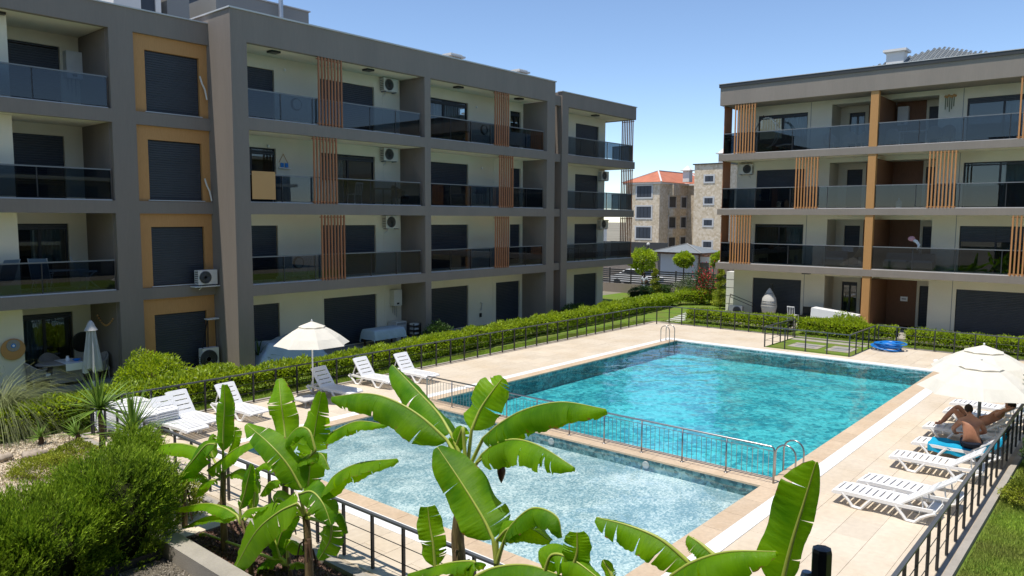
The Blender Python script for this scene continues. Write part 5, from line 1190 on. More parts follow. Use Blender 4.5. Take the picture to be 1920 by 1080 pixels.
plant('low young banana plant near the mulch at the foot of the fence', 6.2, [(545, 1075), (540, 1045)], None, 0.03, [
    ([(538, 1012), (552, 1018), (575, 1038)], 0.13, 30, U_, dict(tears=1)), ([(530, 1050), (500, 1050), (485, 1075)], 0.15, 35, U_, dict(tears=3)),
    ([(545, 1060), (560, 1055), (582, 1062)], 0.10, 35, U_, dict(tears=2)), ([(380, 1000), (378, 1020), (384, 1042)], 0.08, 20, CAMF, dict(tears=1)),
    ([(525, 1045), (515, 1010), (508, 985)], 0.13, 25, CAMF, dict(tears=2)),
], dead=False)

# ------------------------------------------------------------------ trees beyond the pool
def ball_tree(label, x, y, zc, r, seed):
    t = thing('clipped_tree', label, 'tree', (x, y, -0.08), world=True, group='clipped ball trees by the street')
    rg = np.random.default_rng(seed); n = 3600; d = rg.normal(0, 1, (n, 3)); d /= np.linalg.norm(d, axis=1)[:, None]
    P = d*(rg.uniform(0.3, 1, n)**0.35*(1+lump(d*2, 3, 0.15, seed)+lump(d*2, 8, 0.10, seed+1)))[:, None]*np.array([r*1.08, r*1.08, r*0.86]) + np.array([x, y, zc])
    leaves('crown', P, d, 0.16, 0.08, 'hedge', t, 0.7, 0.2)
    MB().tube([(x, y, -0.1), (x+.03, y, zc*0.6), (x, y, zc)], [0.07, 0.055, 0.04], 8).build('trunk', 'twig', t)
    for k in range(5): a = k*1.3; MB().tube([(x, y, zc-r*0.5), (x+r*.6*math.cos(a), y+r*.6*math.sin(a), zc+r*0.2)], [0.03, 0.012], 6).build('limb', 'twig', t)
ball_tree('ball shaped clipped tree right of the left block', 48.2, 28.7, 2.55, 0.95, 1)
ball_tree('ball shaped clipped tree in front of the small pavilion', 56, 29.45, 2.25, 0.68, 2)
ball_tree('ball shaped clipped tree partly behind the right block', 57.5, 26.9, 2.3, 0.75, 3)
def spiral(label, x, y, h, r, seed):
    rg = np.random.default_rng(seed); n = 3400; s = rg.uniform(0, 1, n); a = s*4.2*2*math.pi; R = r*(1-0.72*s); d = rg.normal(0, 1, (n, 3)); d /= np.linalg.norm(d, axis=1)[:, None]
    c = np.stack([x+R*0.55*np.cos(a), y+R*0.55*np.sin(a), h*(0.08+0.9*s)], 1); P = c + d*(R*0.55)[:, None]*np.array([1, 1, 0.62])
    t = thing('spiral_topiary', label, 'topiary', (x, y, -0.08), world=True, group='spiral topiaries')
    leaves('foliage', P, d, 0.09, 0.045, 'lime', t, 0.6, 0.3); MB().tube([(x, y, -0.1), (x, y, h*0.9)], [0.04, 0.015], 8).build('trunk', 'twig', t)
spiral('spiral clipped conifer beside the ball tree on the left', 45.4, 26.0, 2.2, 0.5, 1)
spiral('spiral clipped conifer at the corner of the right block', 44.4, 20.75, 2.5, 0.55, 2)
bush('loose green rose shrub with red flowers by the street', (46.5, 23.1, 0.9), (0.8, 0.9, 1.3), 2600, 'hedge_dark', 0.09, 0.05, seed=41, amp=0.3)
fl = thing('oleander', 'upright oleander dotted with red flowers next to the tall lamp', 'shrub', (46.2, 22.3, 0), world=True)
rg = np.random.default_rng(9); n = 420; d = rg.normal(0, 1, (n, 3)); P = np.array([46.1, 22.6, 1.3]) + d*np.array([0.30, 0.35, 0.55])
leaves('flower', P, d, 0.10, 0.09, 'flower', fl, kind='stuff'); P = np.array([46.1, 22.6, 1.0]) + rg.normal(0, 1, (1200, 3))*np.array([0.35, 0.4, 0.55]); leaves('foliage', P, rg.normal(0, 1, (1200, 3)), 0.12, 0.05, 'hedge_dark', fl)
bush('sparse green shrub in front of the street fence', (47.5, 24.8, 0.7), (0.7, 0.9, 0.8), 1500, 'olive', 0.12, 0.04, seed=43, amp=0.3)

# ================================================================== STREET BEYOND
q = MB().box(50.6, 15, -0.3, 60.5, 46, -0.07); struct('road', q, 'road')
q = MB().box(49.6, 15, -0.3, 50.5, 46, 0.02); struct('pavement', q, 'concrete')
sf = thing('street_fence', 'dark slatted fence on a low beige wall along the street', 'fence', (49.3, 32, 0), world=True)
MB().box(49.2, 17, -0.2, 49.4, 40, 0.62).build('base_wall', 'stucco_b', sf)
for i in range(7): MB().box(49.27, 17, 0.70+i*0.155, 49.33, 40, 0.79+i*0.155).build('slat', 'alu', sf)
for i in range(13): MB().box(49.25, 17+i*1.9, 0.62, 49.35, 17.06+i*1.9, 1.8).build('post', 'alu', sf)
tag(MB().box(61.2, 20, -0.2, 61.6, 50, 1.75).build('garden_wall', 'stucco_b'), 'plain beige brown garden wall across the street', 'wall')
tag(MB().box(72, 40, -0.2, 72.4, 60, 3.0).build('garden_wall', 'cap_dark'), 'dark panel wall behind the street, left of the stone block', 'wall')
pv = thing('pavilion', 'small white pavilion with grey hip roof in front of the stone block', 'pavilion', (61.5, 33, 0), world=True)
MB().box(60.6, 30.6, -0.1, 63.4, 34.2, 2.45).build('wall', 'white_wall', pv); MB().box(60.4, 30.3, 2.452, 63.7, 34.5, 2.62).build('beam', 'brown_clad', pv)
MB().add([(60.0, 29.9, 2.63), (60.0, 34.9, 2.63), (64.2, 34.9, 2.63), (64.2, 29.9, 2.63), (62.1, 32.4, 3.35)], [(0, 4, 1), (1, 4, 2), (2, 4, 3), (3, 4, 0), (0, 1, 2, 3)]).build('roof', 'rooftile_g', pv)
for a in ((60.0, 29.9), (60.0, 34.9)): MB().bar((a[0], a[1], 2.64), (62.1, 32.4, 3.37), 0.14, 0.05).build('hip_tile', 'pent', pv)
pg = thing('pergola', 'brown timber pergola between the pavilion and the right block', 'pergola', (61, 28, 0), world=True)
for i in range(9): MB().box(60.2, 26.2+i*0.45, 2.45, 62.4, 26.28+i*0.45, 2.55).build('rafter', 'brown_clad', pg)
for y in (26.3, 28.4, 30.2): MB().box(60.3, y, 0, 60.42, y+0.12, 2.45).build('post', 'brown_clad', pg)
MB().box(60.25, 26.0, 2.33, 60.4, 30.3, 2.448).build('beam', 'brown_clad', pg)
for (x, y, h, lb) in ((47.5, 22.3, 2.6, 'black garden lamp post left of the right block'), (57.0, 33.4, 3.3, 'grey lamp post in front of the pavilion')):
    t = thing('lamp_post', lb, 'lamp post', (x, y, 0)); MB().tube([(0, 0, 0), (0, 0, h)], 0.05, 8).build('pole', 'black', t); MB().lathe((0, 0, h), [(0.1, 0), (0.14, 0.05), (0.14, 0.16), (0.05, 0.24)], 12).build('lantern', 'acwhite', t)
gp = thing('gate_pillar', 'white rusticated pillar at the corner of the right block', 'pillar', (44.2, 20.0, 0), world=True)
for i in range(5): MB().box(43.9+(i % 2)*0.0, 19.55, 0.50*i-0.1, 44.6, 20.15, 0.50*i+0.36).build('block', 'white_wall', gp)
for i in range(4): MB().box(43.96, 19.61, 0.50*i+0.361, 44.54, 20.09, 0.50*i+0.399).build('joint', 'concrete', gp)
# parked car just visible behind the far section
car = thing('parked_car', 'white car roof and windscreen visible beyond the street fence', 'car', (54.5, 33.0, -0.07), math.radians(92))
prof = [(-2.1, 0.35), (-2.1, 0.75), (-1.9, 0.95), (-1.35, 1.0), (-0.75, 1.42), (0.65, 1.45), (1.35, 1.02), (2.0, 0.88), (2.15, 0.7), (2.15, 0.35)]
v = []; 
for s_ in (-0.85, 0.85):
    for (x, z) in prof: v.append((x, s_*(0.82 if z > 1.1 else 1.0), z))
n = len(prof); f = [tuple(range(n))[::-1], tuple(range(n, 2*n))] + [(i, (i+1) % n, n+(i+1) % n, n+i) for i in range(n)]
MB().add(v, f).build('body', 'plastic', car)
MB().bar((-1.30, -0.72, 1.03), (-0.80, -0.66, 1.38), 0.02, 0.02).add([(-1.31, -0.7, 1.04), (-1.31, 0.7, 1.04), (-0.80, 0.64, 1.41), (-0.80, -0.64, 1.41)], [(0, 1, 2, 3)]).build('rear_window', 'frame', car)
MB().add([(1.30, -0.7, 1.07), (1.30, 0.7, 1.07), (0.72, 0.64, 1.44), (0.72, -0.64, 1.44)], [(0, 3, 2, 1)]).build('windscreen', 'frame', car)
for s_ in (-1, 1): MB().add([(-1.1, s_*0.83, 1.05), (1.15, s_*0.83, 1.05), (0.6, s_*0.75, 1.38), (-0.7, s_*0.75, 1.38)], [(0, 1, 2, 3)]).build('side_window', 'frame', car)
for x in (-1.35, 1.35):
    for s_ in (-0.8, 0.8): w_ = MB().lathe((0, 0, -0.1), [(0.2, 0), (0.32, 0.01), (0.33, 0.1), (0.32, 0.19), (0.2, 0.2)], 18).build('wheel', 'black', car); w_.rotation_euler = (math.pi/2, 0, 0); w_.location = (x, s_, 0.33)
nb = thing('house', 'white neighbouring house glimpsed past the corner screens of the left block', 'house', (80, 52, 0), world=True)
MB().box(78, 53.2, -1, 80.5, 62, 5.2).build('wall', 'white_wall', nb); MB().box(77.6, 53.0, 5.2, 80.6, 62.4, 5.4).build('roof_slab', 'pent', nb)
for y in (53.7, 55.8, 58.0):
    for z in (0.4, 3.0): w_ = MB().box(77.9, y, z, 77.99, y+1.4, z+1.5).build('window', 'shutter', nb)

# ================================================================== WALL-MOUNTED THINGS AND BALCONY FURNITURE
def ac_unit(label, face, a, d, z, w=0.80, h=0.56, dep=0.30, group='split air conditioner units on the facades', name='air_conditioner'):
    P = fmap(face); t = thing(name, label, 'air conditioner', P(a+w/2, d, z), group=group, world=True)
    q = MB(); fbox(q, face, a, a+w, d-dep, d-0.01, z, z+h); q.build('casing', 'acwhite', t)
    R = h*0.42; c = (a+w*0.36, z+h*0.5); v = []; f = []; n = 22
    q = MB(); pts = [P(c[0]+R*math.cos(2*math.pi*k/n), d-dep-0.012, c[1]+R*math.sin(2*math.pi*k/n)) for k in range(n)]
    q.add(pts, [tuple(range(n)), tuple(range(n))[::-1]]); q.build('fan_opening', 'pent', t)
    q = MB()
    for rr in (0.3, 0.47, 0.64, 0.82, 1.0): q.tube([P(c[0]+R*rr*math.cos(2*math.pi*k/n), d-dep-0.02, c[1]+R*rr*math.sin(2*math.pi*k/n)) for k in range(n+1)], 0.009, 5, False)
    q.build('fan_grille', 'rail_grey', t)
    q = MB(); pts = [P(c[0]+R*0.2*math.cos(2*math.pi*k/10), d-dep-0.025, c[1]+R*0.2*math.sin(2*math.pi*k/10)) for k in range(10)]; q.add(pts, [tuple(range(10)), tuple(range(10))[::-1]]); q.build('fan_hub', 'acwhite', t)
    q = MB(); 
    for i in range(6): fbox(q, face, a-0.004, a-0.001, d-dep+0.03, d-0.05, z+0.06+i*0.075, z+0.085+i*0.075)
    o = q.build('side_louvres', 'frame', t); o['kind'] = 'stuff'
    for x in (a+0.1, a+w-0.1): q = MB(); fbox(q, face, x-0.02, x+0.02, d-dep, d, z-0.04, z-0.001); q.build('bracket', 'rail_grey', t)
    q = MB().tube([P(a+w*0.3, d-0.1, z), P(a+w*0.32, d-0.06, z-0.12), P(a+w*0.2, d-0.03, z-0.2)], 0.018, 6).build('pipe', 'acwhite', t)
    return t
WA = YW - 0.004
ac_unit('white air conditioner on the top balcony of the middle bay', 0, 21.75, WA, 11.10)
ac_unit('white air conditioner on the second balcony from the top, middle bay', 0, 21.72, WA, 8.08)
ac_unit('white air conditioner under the slab of the lowest middle balcony', 0, 21.80, WA, 5.10)
ac_unit('air conditioner at the corner of the upper middle balcony, far section', 0, 39.25, 26.68, 7.95)
ac_unit('air conditioner at the corner of the lowest balcony, far section', 0, 39.25, 26.68, 4.95)
ac_unit('white air conditioner left of the shuttered window on the right block', 1, 17.75, XW-0.005, 8.15)
ac_unit('air conditioner standing on the ground at the corner of the right block', 1, 17.7, 41.0, 0.12)
ac_unit('air conditioner on a ledge beside the shutter left of the beige pier', 0, 13.05, YL-0.02, 3.15, 0.72, 0.52)
MB().box(12.9, YL-0.36, 3.06, 13.84, YL-0.0, 3.10).build('ledge', 'sill', A)
ac_unit('air conditioner standing on the ground at the beige pier', 0, 13.1, YL-0.05, 0.05, 0.62, 0.78)
t = thing('tripod_rack', 'black metal rack with a small shelf behind the ground air conditioner', 'rack', (13.5, 26.0, 0.85), world=True)
for (a_, c_) in (((13.15, 26.0, 0.84), (13.42, 26.1, 1.85)), ((13.42, 26.1, 0.84), (13.44, 26.1, 1.85)), ((13.7, 26.0, 0.4), (13.72, 26.1, 1.8))): MB().bar(a_, c_, 0.03, 0.03).build('leg', 'black', t)
MB().box(13.35, 25.95, 1.85, 13.8, 26.2, 1.89).build('shelf', 'acwhite', t)
for i, (x, z) in enumerate(((13.62, 8.9+1.1), (13.68, 6.4))):
    tag(MB().tube([(x-0.12, YL-0.02, z+0.55), (x-0.05, YL-0.03, z+0.3), (x+0.05, YL-0.03, z+0.1), (x+0.12, YL-0.02, z-0.25)], 0.03, 7).build('insulated_pipe', 'acwhite'), ['loose white insulated pipe beside the top ochre framed shutter', 'loose white insulated pipe beside the second ochre framed shutter'][i], 'pipe')
def boiler(label, face, a, d, z, w=0.46, h=0.72, dep=0.32):
    P = fmap(face); t = thing('boiler', label, 'boiler', P(a, d, z), world=True, group='white wall boilers')
    q = MB(); fbox(q, face, a, a+w, d-dep, d-0.005, z, z+h); q.build('casing', 'acwhite', t)
    q = MB(); fbox(q, face, a+w*0.35, a+w*0.65, d-dep-0.006, d-dep-0.001, z+0.06, z+0.14); q.build('display', 'frame', t)
    for k in range(3): MB().tube([P(a+0.1+0.12*k, d-0.1, z), P(a+0.1+0.12*k, d-0.08, z-0.35-0.1*k)], 0.012, 6).build('pipe', 'steel', t)
boiler('white boiler on the ground floor wall of the middle bay', 0, 22.2, WA, 1.60)
boiler('white boiler on the top left balcony', 0, 9.93, IW-0.004, 10.25, 0.5, 0.9)
boiler('white boiler in the top floor niche of the right block', 1, 10.15, XN-0.03, 10.45, 0.5, 0.95)
for (x, y, z, lb) in ((7.6, 27.0, 11.69, 'black ceiling lamp of the top left balcony'), (15.9, 25.3, 11.69, 'black ceiling lamp at the left of the top middle balcony'), (20.3, 25.3, 11.69, 'black ceiling lamp right of the top slat screen'), (25.6, 25.3, 11.69, 'black ceiling lamp at the left of the second top bay'), (30.0, 25.3, 11.69, 'black ceiling lamp right of the second bay screen'), (37.6, 25.8, 11.69, 'black ceiling lamp of the far section top balcony')):
    o = MB().box(-0.18, -0.18, -0.07, 0.18, 0.18, 0).build('ceiling_lamp', 'black'); o.location = (x, y, z); tag(o, lb, 'lamp', 'square black ceiling lamps')
tag(MB().box(40.9, 14.1, 2.66, 41.2, 14.5, 2.78).build('ceiling_lamp', 'black'), 'black ceiling lamp under the right block slab', 'lamp')
for i, (x, z, lb) in enumerate(((17.0, 11.3, 'small round white wall light on the top middle balcony'), (16.2, 8.3, 'small round white wall light on the second middle balcony'), (27.9, 11.1, 'small round white wall light, top balcony, second bay'), (28.3, 8.1, 'small round white wall light, third floor, second bay'))):
    o = MB().ball((0, 0, 0), 0.06, 0.04, 0.06, 10, 6).build('wall_light', 'plastic'); o.location = (x, YW-0.05, z); tag(o, lb, 'wall light', 'small round wall lights')

def armchair(label, x, y, z, rz, m='wicker', cush='plastic', h=0.85, group='wicker armchairs'):
    t = thing('wicker_armchair', label, 'armchair', (x, y, z), rz, group)
    for sx in (-.27, .27):
        for sy in (-.25, .27): MB().tube([(sx, sy, 0), (sx*0.95, sy*0.95, 0.42)], 0.02, 6).build('leg', m, t)
    MB().box(-.30, -.28, .30, .30, .28, .40).build('seat', m, t); MB().box(-.26, -.26, .401, .26, .22, .47).build('cushion', cush, t)
    v = []; f = []; n = 16
    for k in range(n+1):
        a = math.pi*(k/n)*1.15 - 0.24; c, s_ = math.cos(a), math.sin(a); hh = 0.62+(h-0.62)*max(0, s_)**2
        v += [(0.31*c, 0.02+0.29*s_, 0.36), (0.35*c, 0.02+0.34*s_, hh), (0.32*c, 0.02+0.31*s_, hh), (0.28*c, 0.02+0.26*s_, 0.36)]
        if k: b = 4*(k-1); f += [(b, b+4, b+5, b+1), (b+1, b+5, b+6, b+2), (b+2, b+6, b+7, b+3)]
    MB().add(v, f).build('backrest', m, t)
    for k in range(0, n+1, 2):
        a = math.pi*(k/n)*1.15 - 0.24; c, s_ = math.cos(a), math.sin(a); hh = 0.62+(h-0.62)*max(0, s_)**2
        MB().tube([(0.33*c, 0.02+0.31*s_, 0.3), (0.365*c, 0.02+0.355*s_, hh)], 0.012, 5).build('upright', m, t)
    MB().tube([(0.345*math.cos(a), 0.02+0.335*math.sin(a), 0.63+(h-0.62)*max(0, math.sin(a))**2) for a in [math.pi*(k/n)*1.15-0.24 for k in range(n+1)]], 0.025, 7).build('arm_rail', m, t)
    return t
armchair('grey wicker armchair left of the patio table', 8.15, 26.95, 0.07, math.radians(100))
armchair('grey wicker armchair right of the patio table behind the closed parasol', 10.0, 27.2, 0.07, math.radians(-80))
armchair('grey wicker armchair behind the patio table', 8.9, 28.1, 0.07, 0.0)
t = thing('patio_table', 'oval grey wicker dining table with a white runner', 'table', (8.95, 27.05, 0.07), 0)
MB().lathe((0, 0, 0.70), [(0.80, 0), (0.84, 0.025), (0.80, 0.05)], 28).build('tabletop', 'wicker', t).scale = (1.0, 0.62, 1)
MB().add([(-.5, -.3, .1), (.5, -.3, .1), (.5, .3, .1), (-.5, .3, .1), (-.38, -.22, .7), (.38, -.22, .7), (.38, .22, .7), (-.38, .22, .7)], [(0, 1, 5, 4), (1, 2, 6, 5), (2, 3, 7, 6), (3, 0, 4, 7)]).build('base', 'wicker', t)
o = MB().box(8.80, 26.45, 0.824, 9.35, 27.5, 0.830).box(8.80, 26.43, 0.60, 9.35, 26.449, 0.830).build('table_runner', 'plastic'); tag(o, 'white fringed runner across the oval patio table', 'table runner')
o = MB().lathe((9.05, 27.0, 0.832), [(0.06, 0), (0.07, 0.05), (0.04, 0.14), (0.05, 0.17)], 14).build('vase', 'plastic'); tag(o, 'white vase on the patio table', 'vase')
o = MB().lathe((9.25, 26.8, 0.832), [(0.05, 0), (0.13, 0.06), (0.12, 0.065), (0.04, 0.012)], 16).build('bowl', 'blue'); tag(o, 'cobalt blue bowl on the patio table', 'bowl')
# closed parasol on the left patio
t = thing('closed_parasol', 'folded off white parasol in front of the left patio', 'parasol', (9.35, 25.75, 0.0))
MB().tube([(0, 0, 0), (0, 0, 2.25)], 0.022, 8).build('pole', 'wicker', t); v = []; f = []; n = 40
for j, (z, r) in enumerate(((2.2, 0.07), (2.0, 0.14), (1.7, 0.17), (1.2, 0.24), (0.8, 0.29), (0.66, 0.30))):
    for k in range(n): a = 2*math.pi*k/n; rr = r*(0.72+0.28*math.cos(8*a+0.3*j)); v.append((rr*math.cos(a), rr*math.sin(a), z-(0.09*math.cos(4*a) if j == 5 else 0)))
    if j: f += [((j-1)*n+k, (j-1)*n+(k+1) % n, j*n+(k+1) % n, j*n+k) for k in range(n)]
MB().add(v, f).build('folded_canopy', 'canvas_grey', t, smooth=True)
MB().lathe((0, 0, 2.02), [(0.20, -0.07), (0.13, 0.05), (0.09, 0.16), (0.03, 0.24)], 12).build('top_flap', 'canvas_grey', t); MB().lathe((0, 0, 0), [(0.24, 0), (0.24, 0.05), (0.05, 0.07), (0.04, 0.3)], 16).build('base', 'sill', t)
# straw wall ornament with a blue eye, bead garland, round mirror
t = thing('wall_ornament', 'round straw wall ornament with a blue eye on the left patio wall', 'wall ornament', (7.5, 26.93, 1.55), world=True)
o = MB().lathe((0, 0, 0), [(0.34, 0), (0.33, 0.02), (0.2, 0.03)], 26).build('straw_disc', 'ochre'); o.parent = t; o.rotation_euler = (math.pi/2, 0, 0); o.location = (0, 0, -0.12)
for r, m_, k in ((0.19, 'wicker', 1), (0.07, 'blue', 2), (0.035, 'plastic', 3)): o = MB().lathe((0, 0, 0.03+0.012*k), [(r, 0), (r*0.95, 0.011)], 20).build('ring', m_); o.parent = t; o.rotation_euler = (math.pi/2, 0, 0)
t = thing('bead_garland', 'string of pale wooden beads on the dark patio side wall', 'garland', (10.40, 27.4, 2.0), world=True)
for k in range(12): s = k/11; MB().ball((10.40, 26.7+1.3*s, 2.12-0.28*math.sin(math.pi*s)), 0.035, 0.035, 0.035, 8, 5).build('bead', 'oak', t)
o = MB().lathe((0, 0, 0), [(0.36, 0), (0.36, 0.03), (0.30, 0.035)], 26).build('round_mirror', 'black'); o.rotation_euler = (math.pi/2, 0, 0); o.location = (10.12, IW-0.01, 1.15); tag(o, 'round black framed mirror on the back wall of the left patio', 'mirror')

def deckchair(label, x, y, z, rz, group='folding sling chairs on the balconies', m='sling'):
    t = thing('folding_chair', label, 'folding chair', (x, y, z), rz, group)
    for s in (-.26, .26):
        MB().tube([(s, -.35, 0), (s, .25, .62)], 0.014, 6).build('leg', 'acwhite', t); MB().tube([(s, .35, 0), (s, -.2, .60)], 0.014, 6).build('leg', 'acwhite', t)
        MB().tube([(s, .16, .42), (s, .50, 1.12)], 0.014, 6).build('back_tube', 'acwhite', t); MB().box(s-.025, -.28, .60, s+.025, .24, .63).build('armrest', 'acwhite', t)
    MB().add([(-.25, -.28, .42), (.25, -.28, .42), (.25, .17, .40), (-.25, .17, .40), (-.25, .50, 1.12), (.25, .50, 1.12)], [(0, 1, 2, 3), (3, 2, 5, 4)]).build('sling', m, t)
    return t
deckchair('blue grey folding chair at the left end of the first floor balcony', 7.35, 27.1, 3.12, math.radians(200))
deckchair('blue grey folding chair in the middle of the first floor left balcony', 8.5, 27.2, 3.12, math.radians(150))
deckchair('blue grey folding chair at the right end of the left balcony', 9.9, 27.3, 3.12, math.radians(70))
def table(label, x, y, z, w=1.2, d=0.7, h=0.7, m='acwhite', rz=0):
    t = thing('balcony_table', label, 'table', (x, y, z), rz); MB().box(-w/2, -d/2, h-0.04, w/2, d/2, h).build('tabletop', m, t)
    for sx in (-1, 1):
        for sy in (-1, 1): MB().box(sx*(w/2-.06)-.02, sy*(d/2-.06)-.02, 0, sx*(w/2-.06)+.02, sy*(d/2-.06)+.02, h-0.041).build('leg', m, t)
    return t
table('long pale folding table on the first floor left balcony', 9.2, 27.4, 3.12, 1.3, 0.6)
def plastic_chair(label, x, y, z, rz=0, m='plastic', group='plastic chairs'):
    t = thing('plastic_chair', label, 'chair', (x, y, z), rz, group)
    MB().box(-.22, -.22, .42, .22, .22, .45).build('seat', m, t)
    for sx in (-.19, .19):
        for sy in (-.19, .19): MB().bar((sx*1.1, sy*1.1, 0), (sx, sy, .42), .03, .03).build('leg', m, t)
        MB().bar((sx, .20, .45), (sx*1.05, .28, .9), .035, .03).build('back_post', m, t)
    for k in range(3): MB().bar((-.09+.09*k, .215, .47), (-.09+.09*k, .275, .86), .03, .015).build('back_slat', m, t)
    MB().bar((-.21, .285, .89), (.21, .285, .89), .03, .05).build('top_rail', m, t)
    return t
plastic_chair('pale chair behind the glass left of the slats, second balcony', 16.3, 25.7, 6.12, math.radians(170), 'acwhite')
plastic_chair('pale chair behind the glass right of the slats, second balcony', 19.9, 25.8, 6.12, math.radians(190), 'acwhite')
table('dark table at the right of the second middle balcony', 21.6, 25.7, 6.12, 1.1, 0.7, 0.72, 'black')
armchair('dark wicker armchair at the right end of the second middle balcony', 22.3, 25.7, 6.12, math.radians(80), 'black', 'sheet')
t = thing('wall_ornament', 'small anchor shaped wall ornament with blue panels above a shelf', 'wall ornament', (16.9, YW-0.02, 7.9), world=True)
MB().box(16.62, YW-0.14, 7.48, 17.12, YW-0.002, 7.51).build('shelf', 'plastic', t)
for x in (16.72, 16.92): MB().box(x, YW-0.06, 7.53, x+0.14, YW-0.04, 7.70).build('panel', 'blue', t)
for sx in (-1, 1): MB().tube([(16.86, YW-0.03, 8.05), (16.86+sx*0.2, YW-0.03, 7.7)], 0.01, 5).build('rope', 'oak', t)
# ground floor of the middle bay
t = thing('covered_table', 'table draped with a pale blue cloth in front of the middle shutter', 'table', (21.0, 25.35, 0.06), 0)
for sx in (-.75, .75):
    for sy in (-.35, .35): MB().box(sx-.03, sy-.03, 0, sx+.03, sy+.03, .72).build('leg', 'dead', t)
v = []; f = []; nx, ny = 40, 22
for i in range(nx):
    for j in range(ny):
        x, y = (i/(nx-1)-.5)*2.5, (j/(ny-1)-.5)*1.7; ox, oy = max(0, abs(x)-.82), max(0, abs(y)-.42); dd = math.hypot(ox, oy)
        fold = 0.05*math.sin(9*x+5*y)*min(1, dd*4)
        v.append((math.copysign(min(abs(x), .82)+0.10*min(ox, .5)+abs(fold), x), math.copysign(min(abs(y), .42)+0.10*min(oy, .5)+abs(fold), y), .745-min(dd, .62)*0.97))
        if i and j: a = (i-1)*ny+j-1; f.append((a, a+ny, a+ny+1, a+1))
MB().add(v, f).build('cloth', 'sheet', t, smooth=True)
t = thing('covered_furniture', 'furniture draped with a pale blue sheet behind the left parasol', 'covered furniture', (16.1, 25.4, 0.06), 0)
v = []; f = []; nx, ny = 44, 26
for i in range(nx):
    for j in range(ny):
        x, y = (i/(nx-1)-.5)*3.4, (j/(ny-1)-.5)*1.9; e = max(abs(x)/1.55, abs(y)/.8); z = 0.85*(1-max(0, e-.62)/.46) if e > .62 else .85+.08*math.sin(3*x)
        v.append((x*0.93, y*0.93, max(0.01, z+0.05*math.sin(11*x+3*y)*min(1, max(0, e-.5)*3))))
        if i and j: a = (i-1)*ny+j-1; f.append((a, a+ny, a+ny+1, a+1))
MB().add(v, f).build('sheet', 'sheet', t, smooth=True)
t = thing('washing_machine', 'white cabinet under the boiler on the ground floor', 'cabinet', (22.35, 26.0, 0.06)); MB().box(-.3, -.28, 0, .3, .28, .85).build('casing', 'acwhite', t); MB().box(-.26, -.29, .70, .26, -.281, .80).build('control_panel', 'pent', t)
t = thing('shelf_rack', 'black rack with stacked white trays beside the white cabinet', 'rack', (22.65, 25.2, 0.06))
for sx in (-.2, .2):
    for sy in (-.2, .2): MB().box(sx-.015, sy-.015, 0, sx+.015, sy+.015, .8).build('upright', 'black', t)
for k in range(4): MB().box(-.2, -.2, .08+.2*k, .2, .2, .10+.2*k).build('shelf', 'black', t); MB().box(-.14, -.14, .11+.2*k, .14, .14, .19+.2*k).build('tray', 'acwhite', t)
blt = thing('potted_palm', 'dark potted palm at the left edge of the middle terrace', 'potted plant', (14.9, 25.2, 0.35)); blades('leaf', 26, 1.0, 0.05, 'hedge_dark', blt, droop=0.9, seed=8); MB().lathe((0, 0, -0.30), [(0.14, 0), (0.19, 0.3), (0.16, 0.28)], 14).build('pot', 'acwhite', blt)
t = thing('wall_tap', 'small white wall tap set between the second bay windows', 'wall tap', (28.2, YW-0.03, 0.9)); MB().tube([(0, 0, .35), (.1, -.05, .3), (.05, -.05, 0), (0, 0, -.05)], 0.03, 6).build('pipe', 'acwhite', t); MB().box(-.05, -.06, -.4, .06, 0, -.2).build('valve', 'black', t)  # wall tap: bent pipe with a black valve below
for i, x in enumerate((15.0, 15.9, 16.5)):
    o = MB().lathe((0, 0, 0), [(0.09, 0), (0.12, 0.2), (0.10, 0.19)], 14).build('flower_pot', 'acwhite'); o.location = (x+0.9, 25.3, 3.12); tag(o, ['left', 'middle', 'right'][i]+' of three pale pots behind the glass on the first floor', 'flower pot', 'pale pots on the first floor balcony')

# right block
t = thing('hanging_chair', 'white crescent shaped wicker swing chair on the top balcony of the right block', 'hanging chair', (40.75, 16.45, 9.2), 0)
arc = [(0.0, 0.20+0.62*math.cos(a), 1.10+0.80*math.sin(a)) for a in [math.radians(70+k*13) for k in range(16)]]
arc2 = [(0.0, 0.32+0.40*math.cos(a), 1.05+0.62*math.sin(a)) for a in [math.radians(70+k*13) for k in range(16)]]
for sx in (-.22, .22): MB().tube([(p[0]+sx*math.sin(math.pi*i/15), p[1], p[2]) for i, p in enumerate(arc)], 0.022, 6).build('rim', 'wicker_w', t)
for i in range(0, 16): MB().tube([(-.22*math.sin(math.pi*i/15), arc[i][1], arc[i][2]), (0, arc[i][1]+0.06*math.cos(math.radians(70+i*13)), arc[i][2]+0.06*math.sin(math.radians(70+i*13))), (.22*math.sin(math.pi*i/15), arc[i][1], arc[i][2])], 0.010, 4).build('weave', 'wicker_w', t)
MB().tube([(0, -.35, .35), (0, -.9, .42), (0, -1.2, .40)], 0.05, 6).build('foot_rest', 'wicker_w', t); MB().lathe((0, 0.1, 0), [(0.45, 0), (0.45, 0.03), (0.04, 0.05)], 20).build('base', 'black', t); MB().tube([(0, .1, 0.03), (0, .9, 1.2), (0, .4, 2.05), (0, .25, 1.9)], 0.025, 7).build('stand', 'black', t)
for i, (y, lb) in enumerate(((13.4, 'leftmost'), (12.4, 'middle'), (11.7, 'rightmost'))): armchair('pale wicker armchair, %s of the three left of the top ochre column' % lb, 41.2, y, 9.2, math.radians(90+20*i), 'wicker_w', 'acwhite')
for i, (y, lb) in enumerate(((10.3, 'left of the white table'), (8.5, 'right of the white table holding the blue ball'), (8.0, 'rightmost, beside the window wall'))): armchair('wicker armchair on the top balcony, %s' % lb, 41.1, y, 9.2, math.radians(80+20*i), 'wicker', 'acwhite')
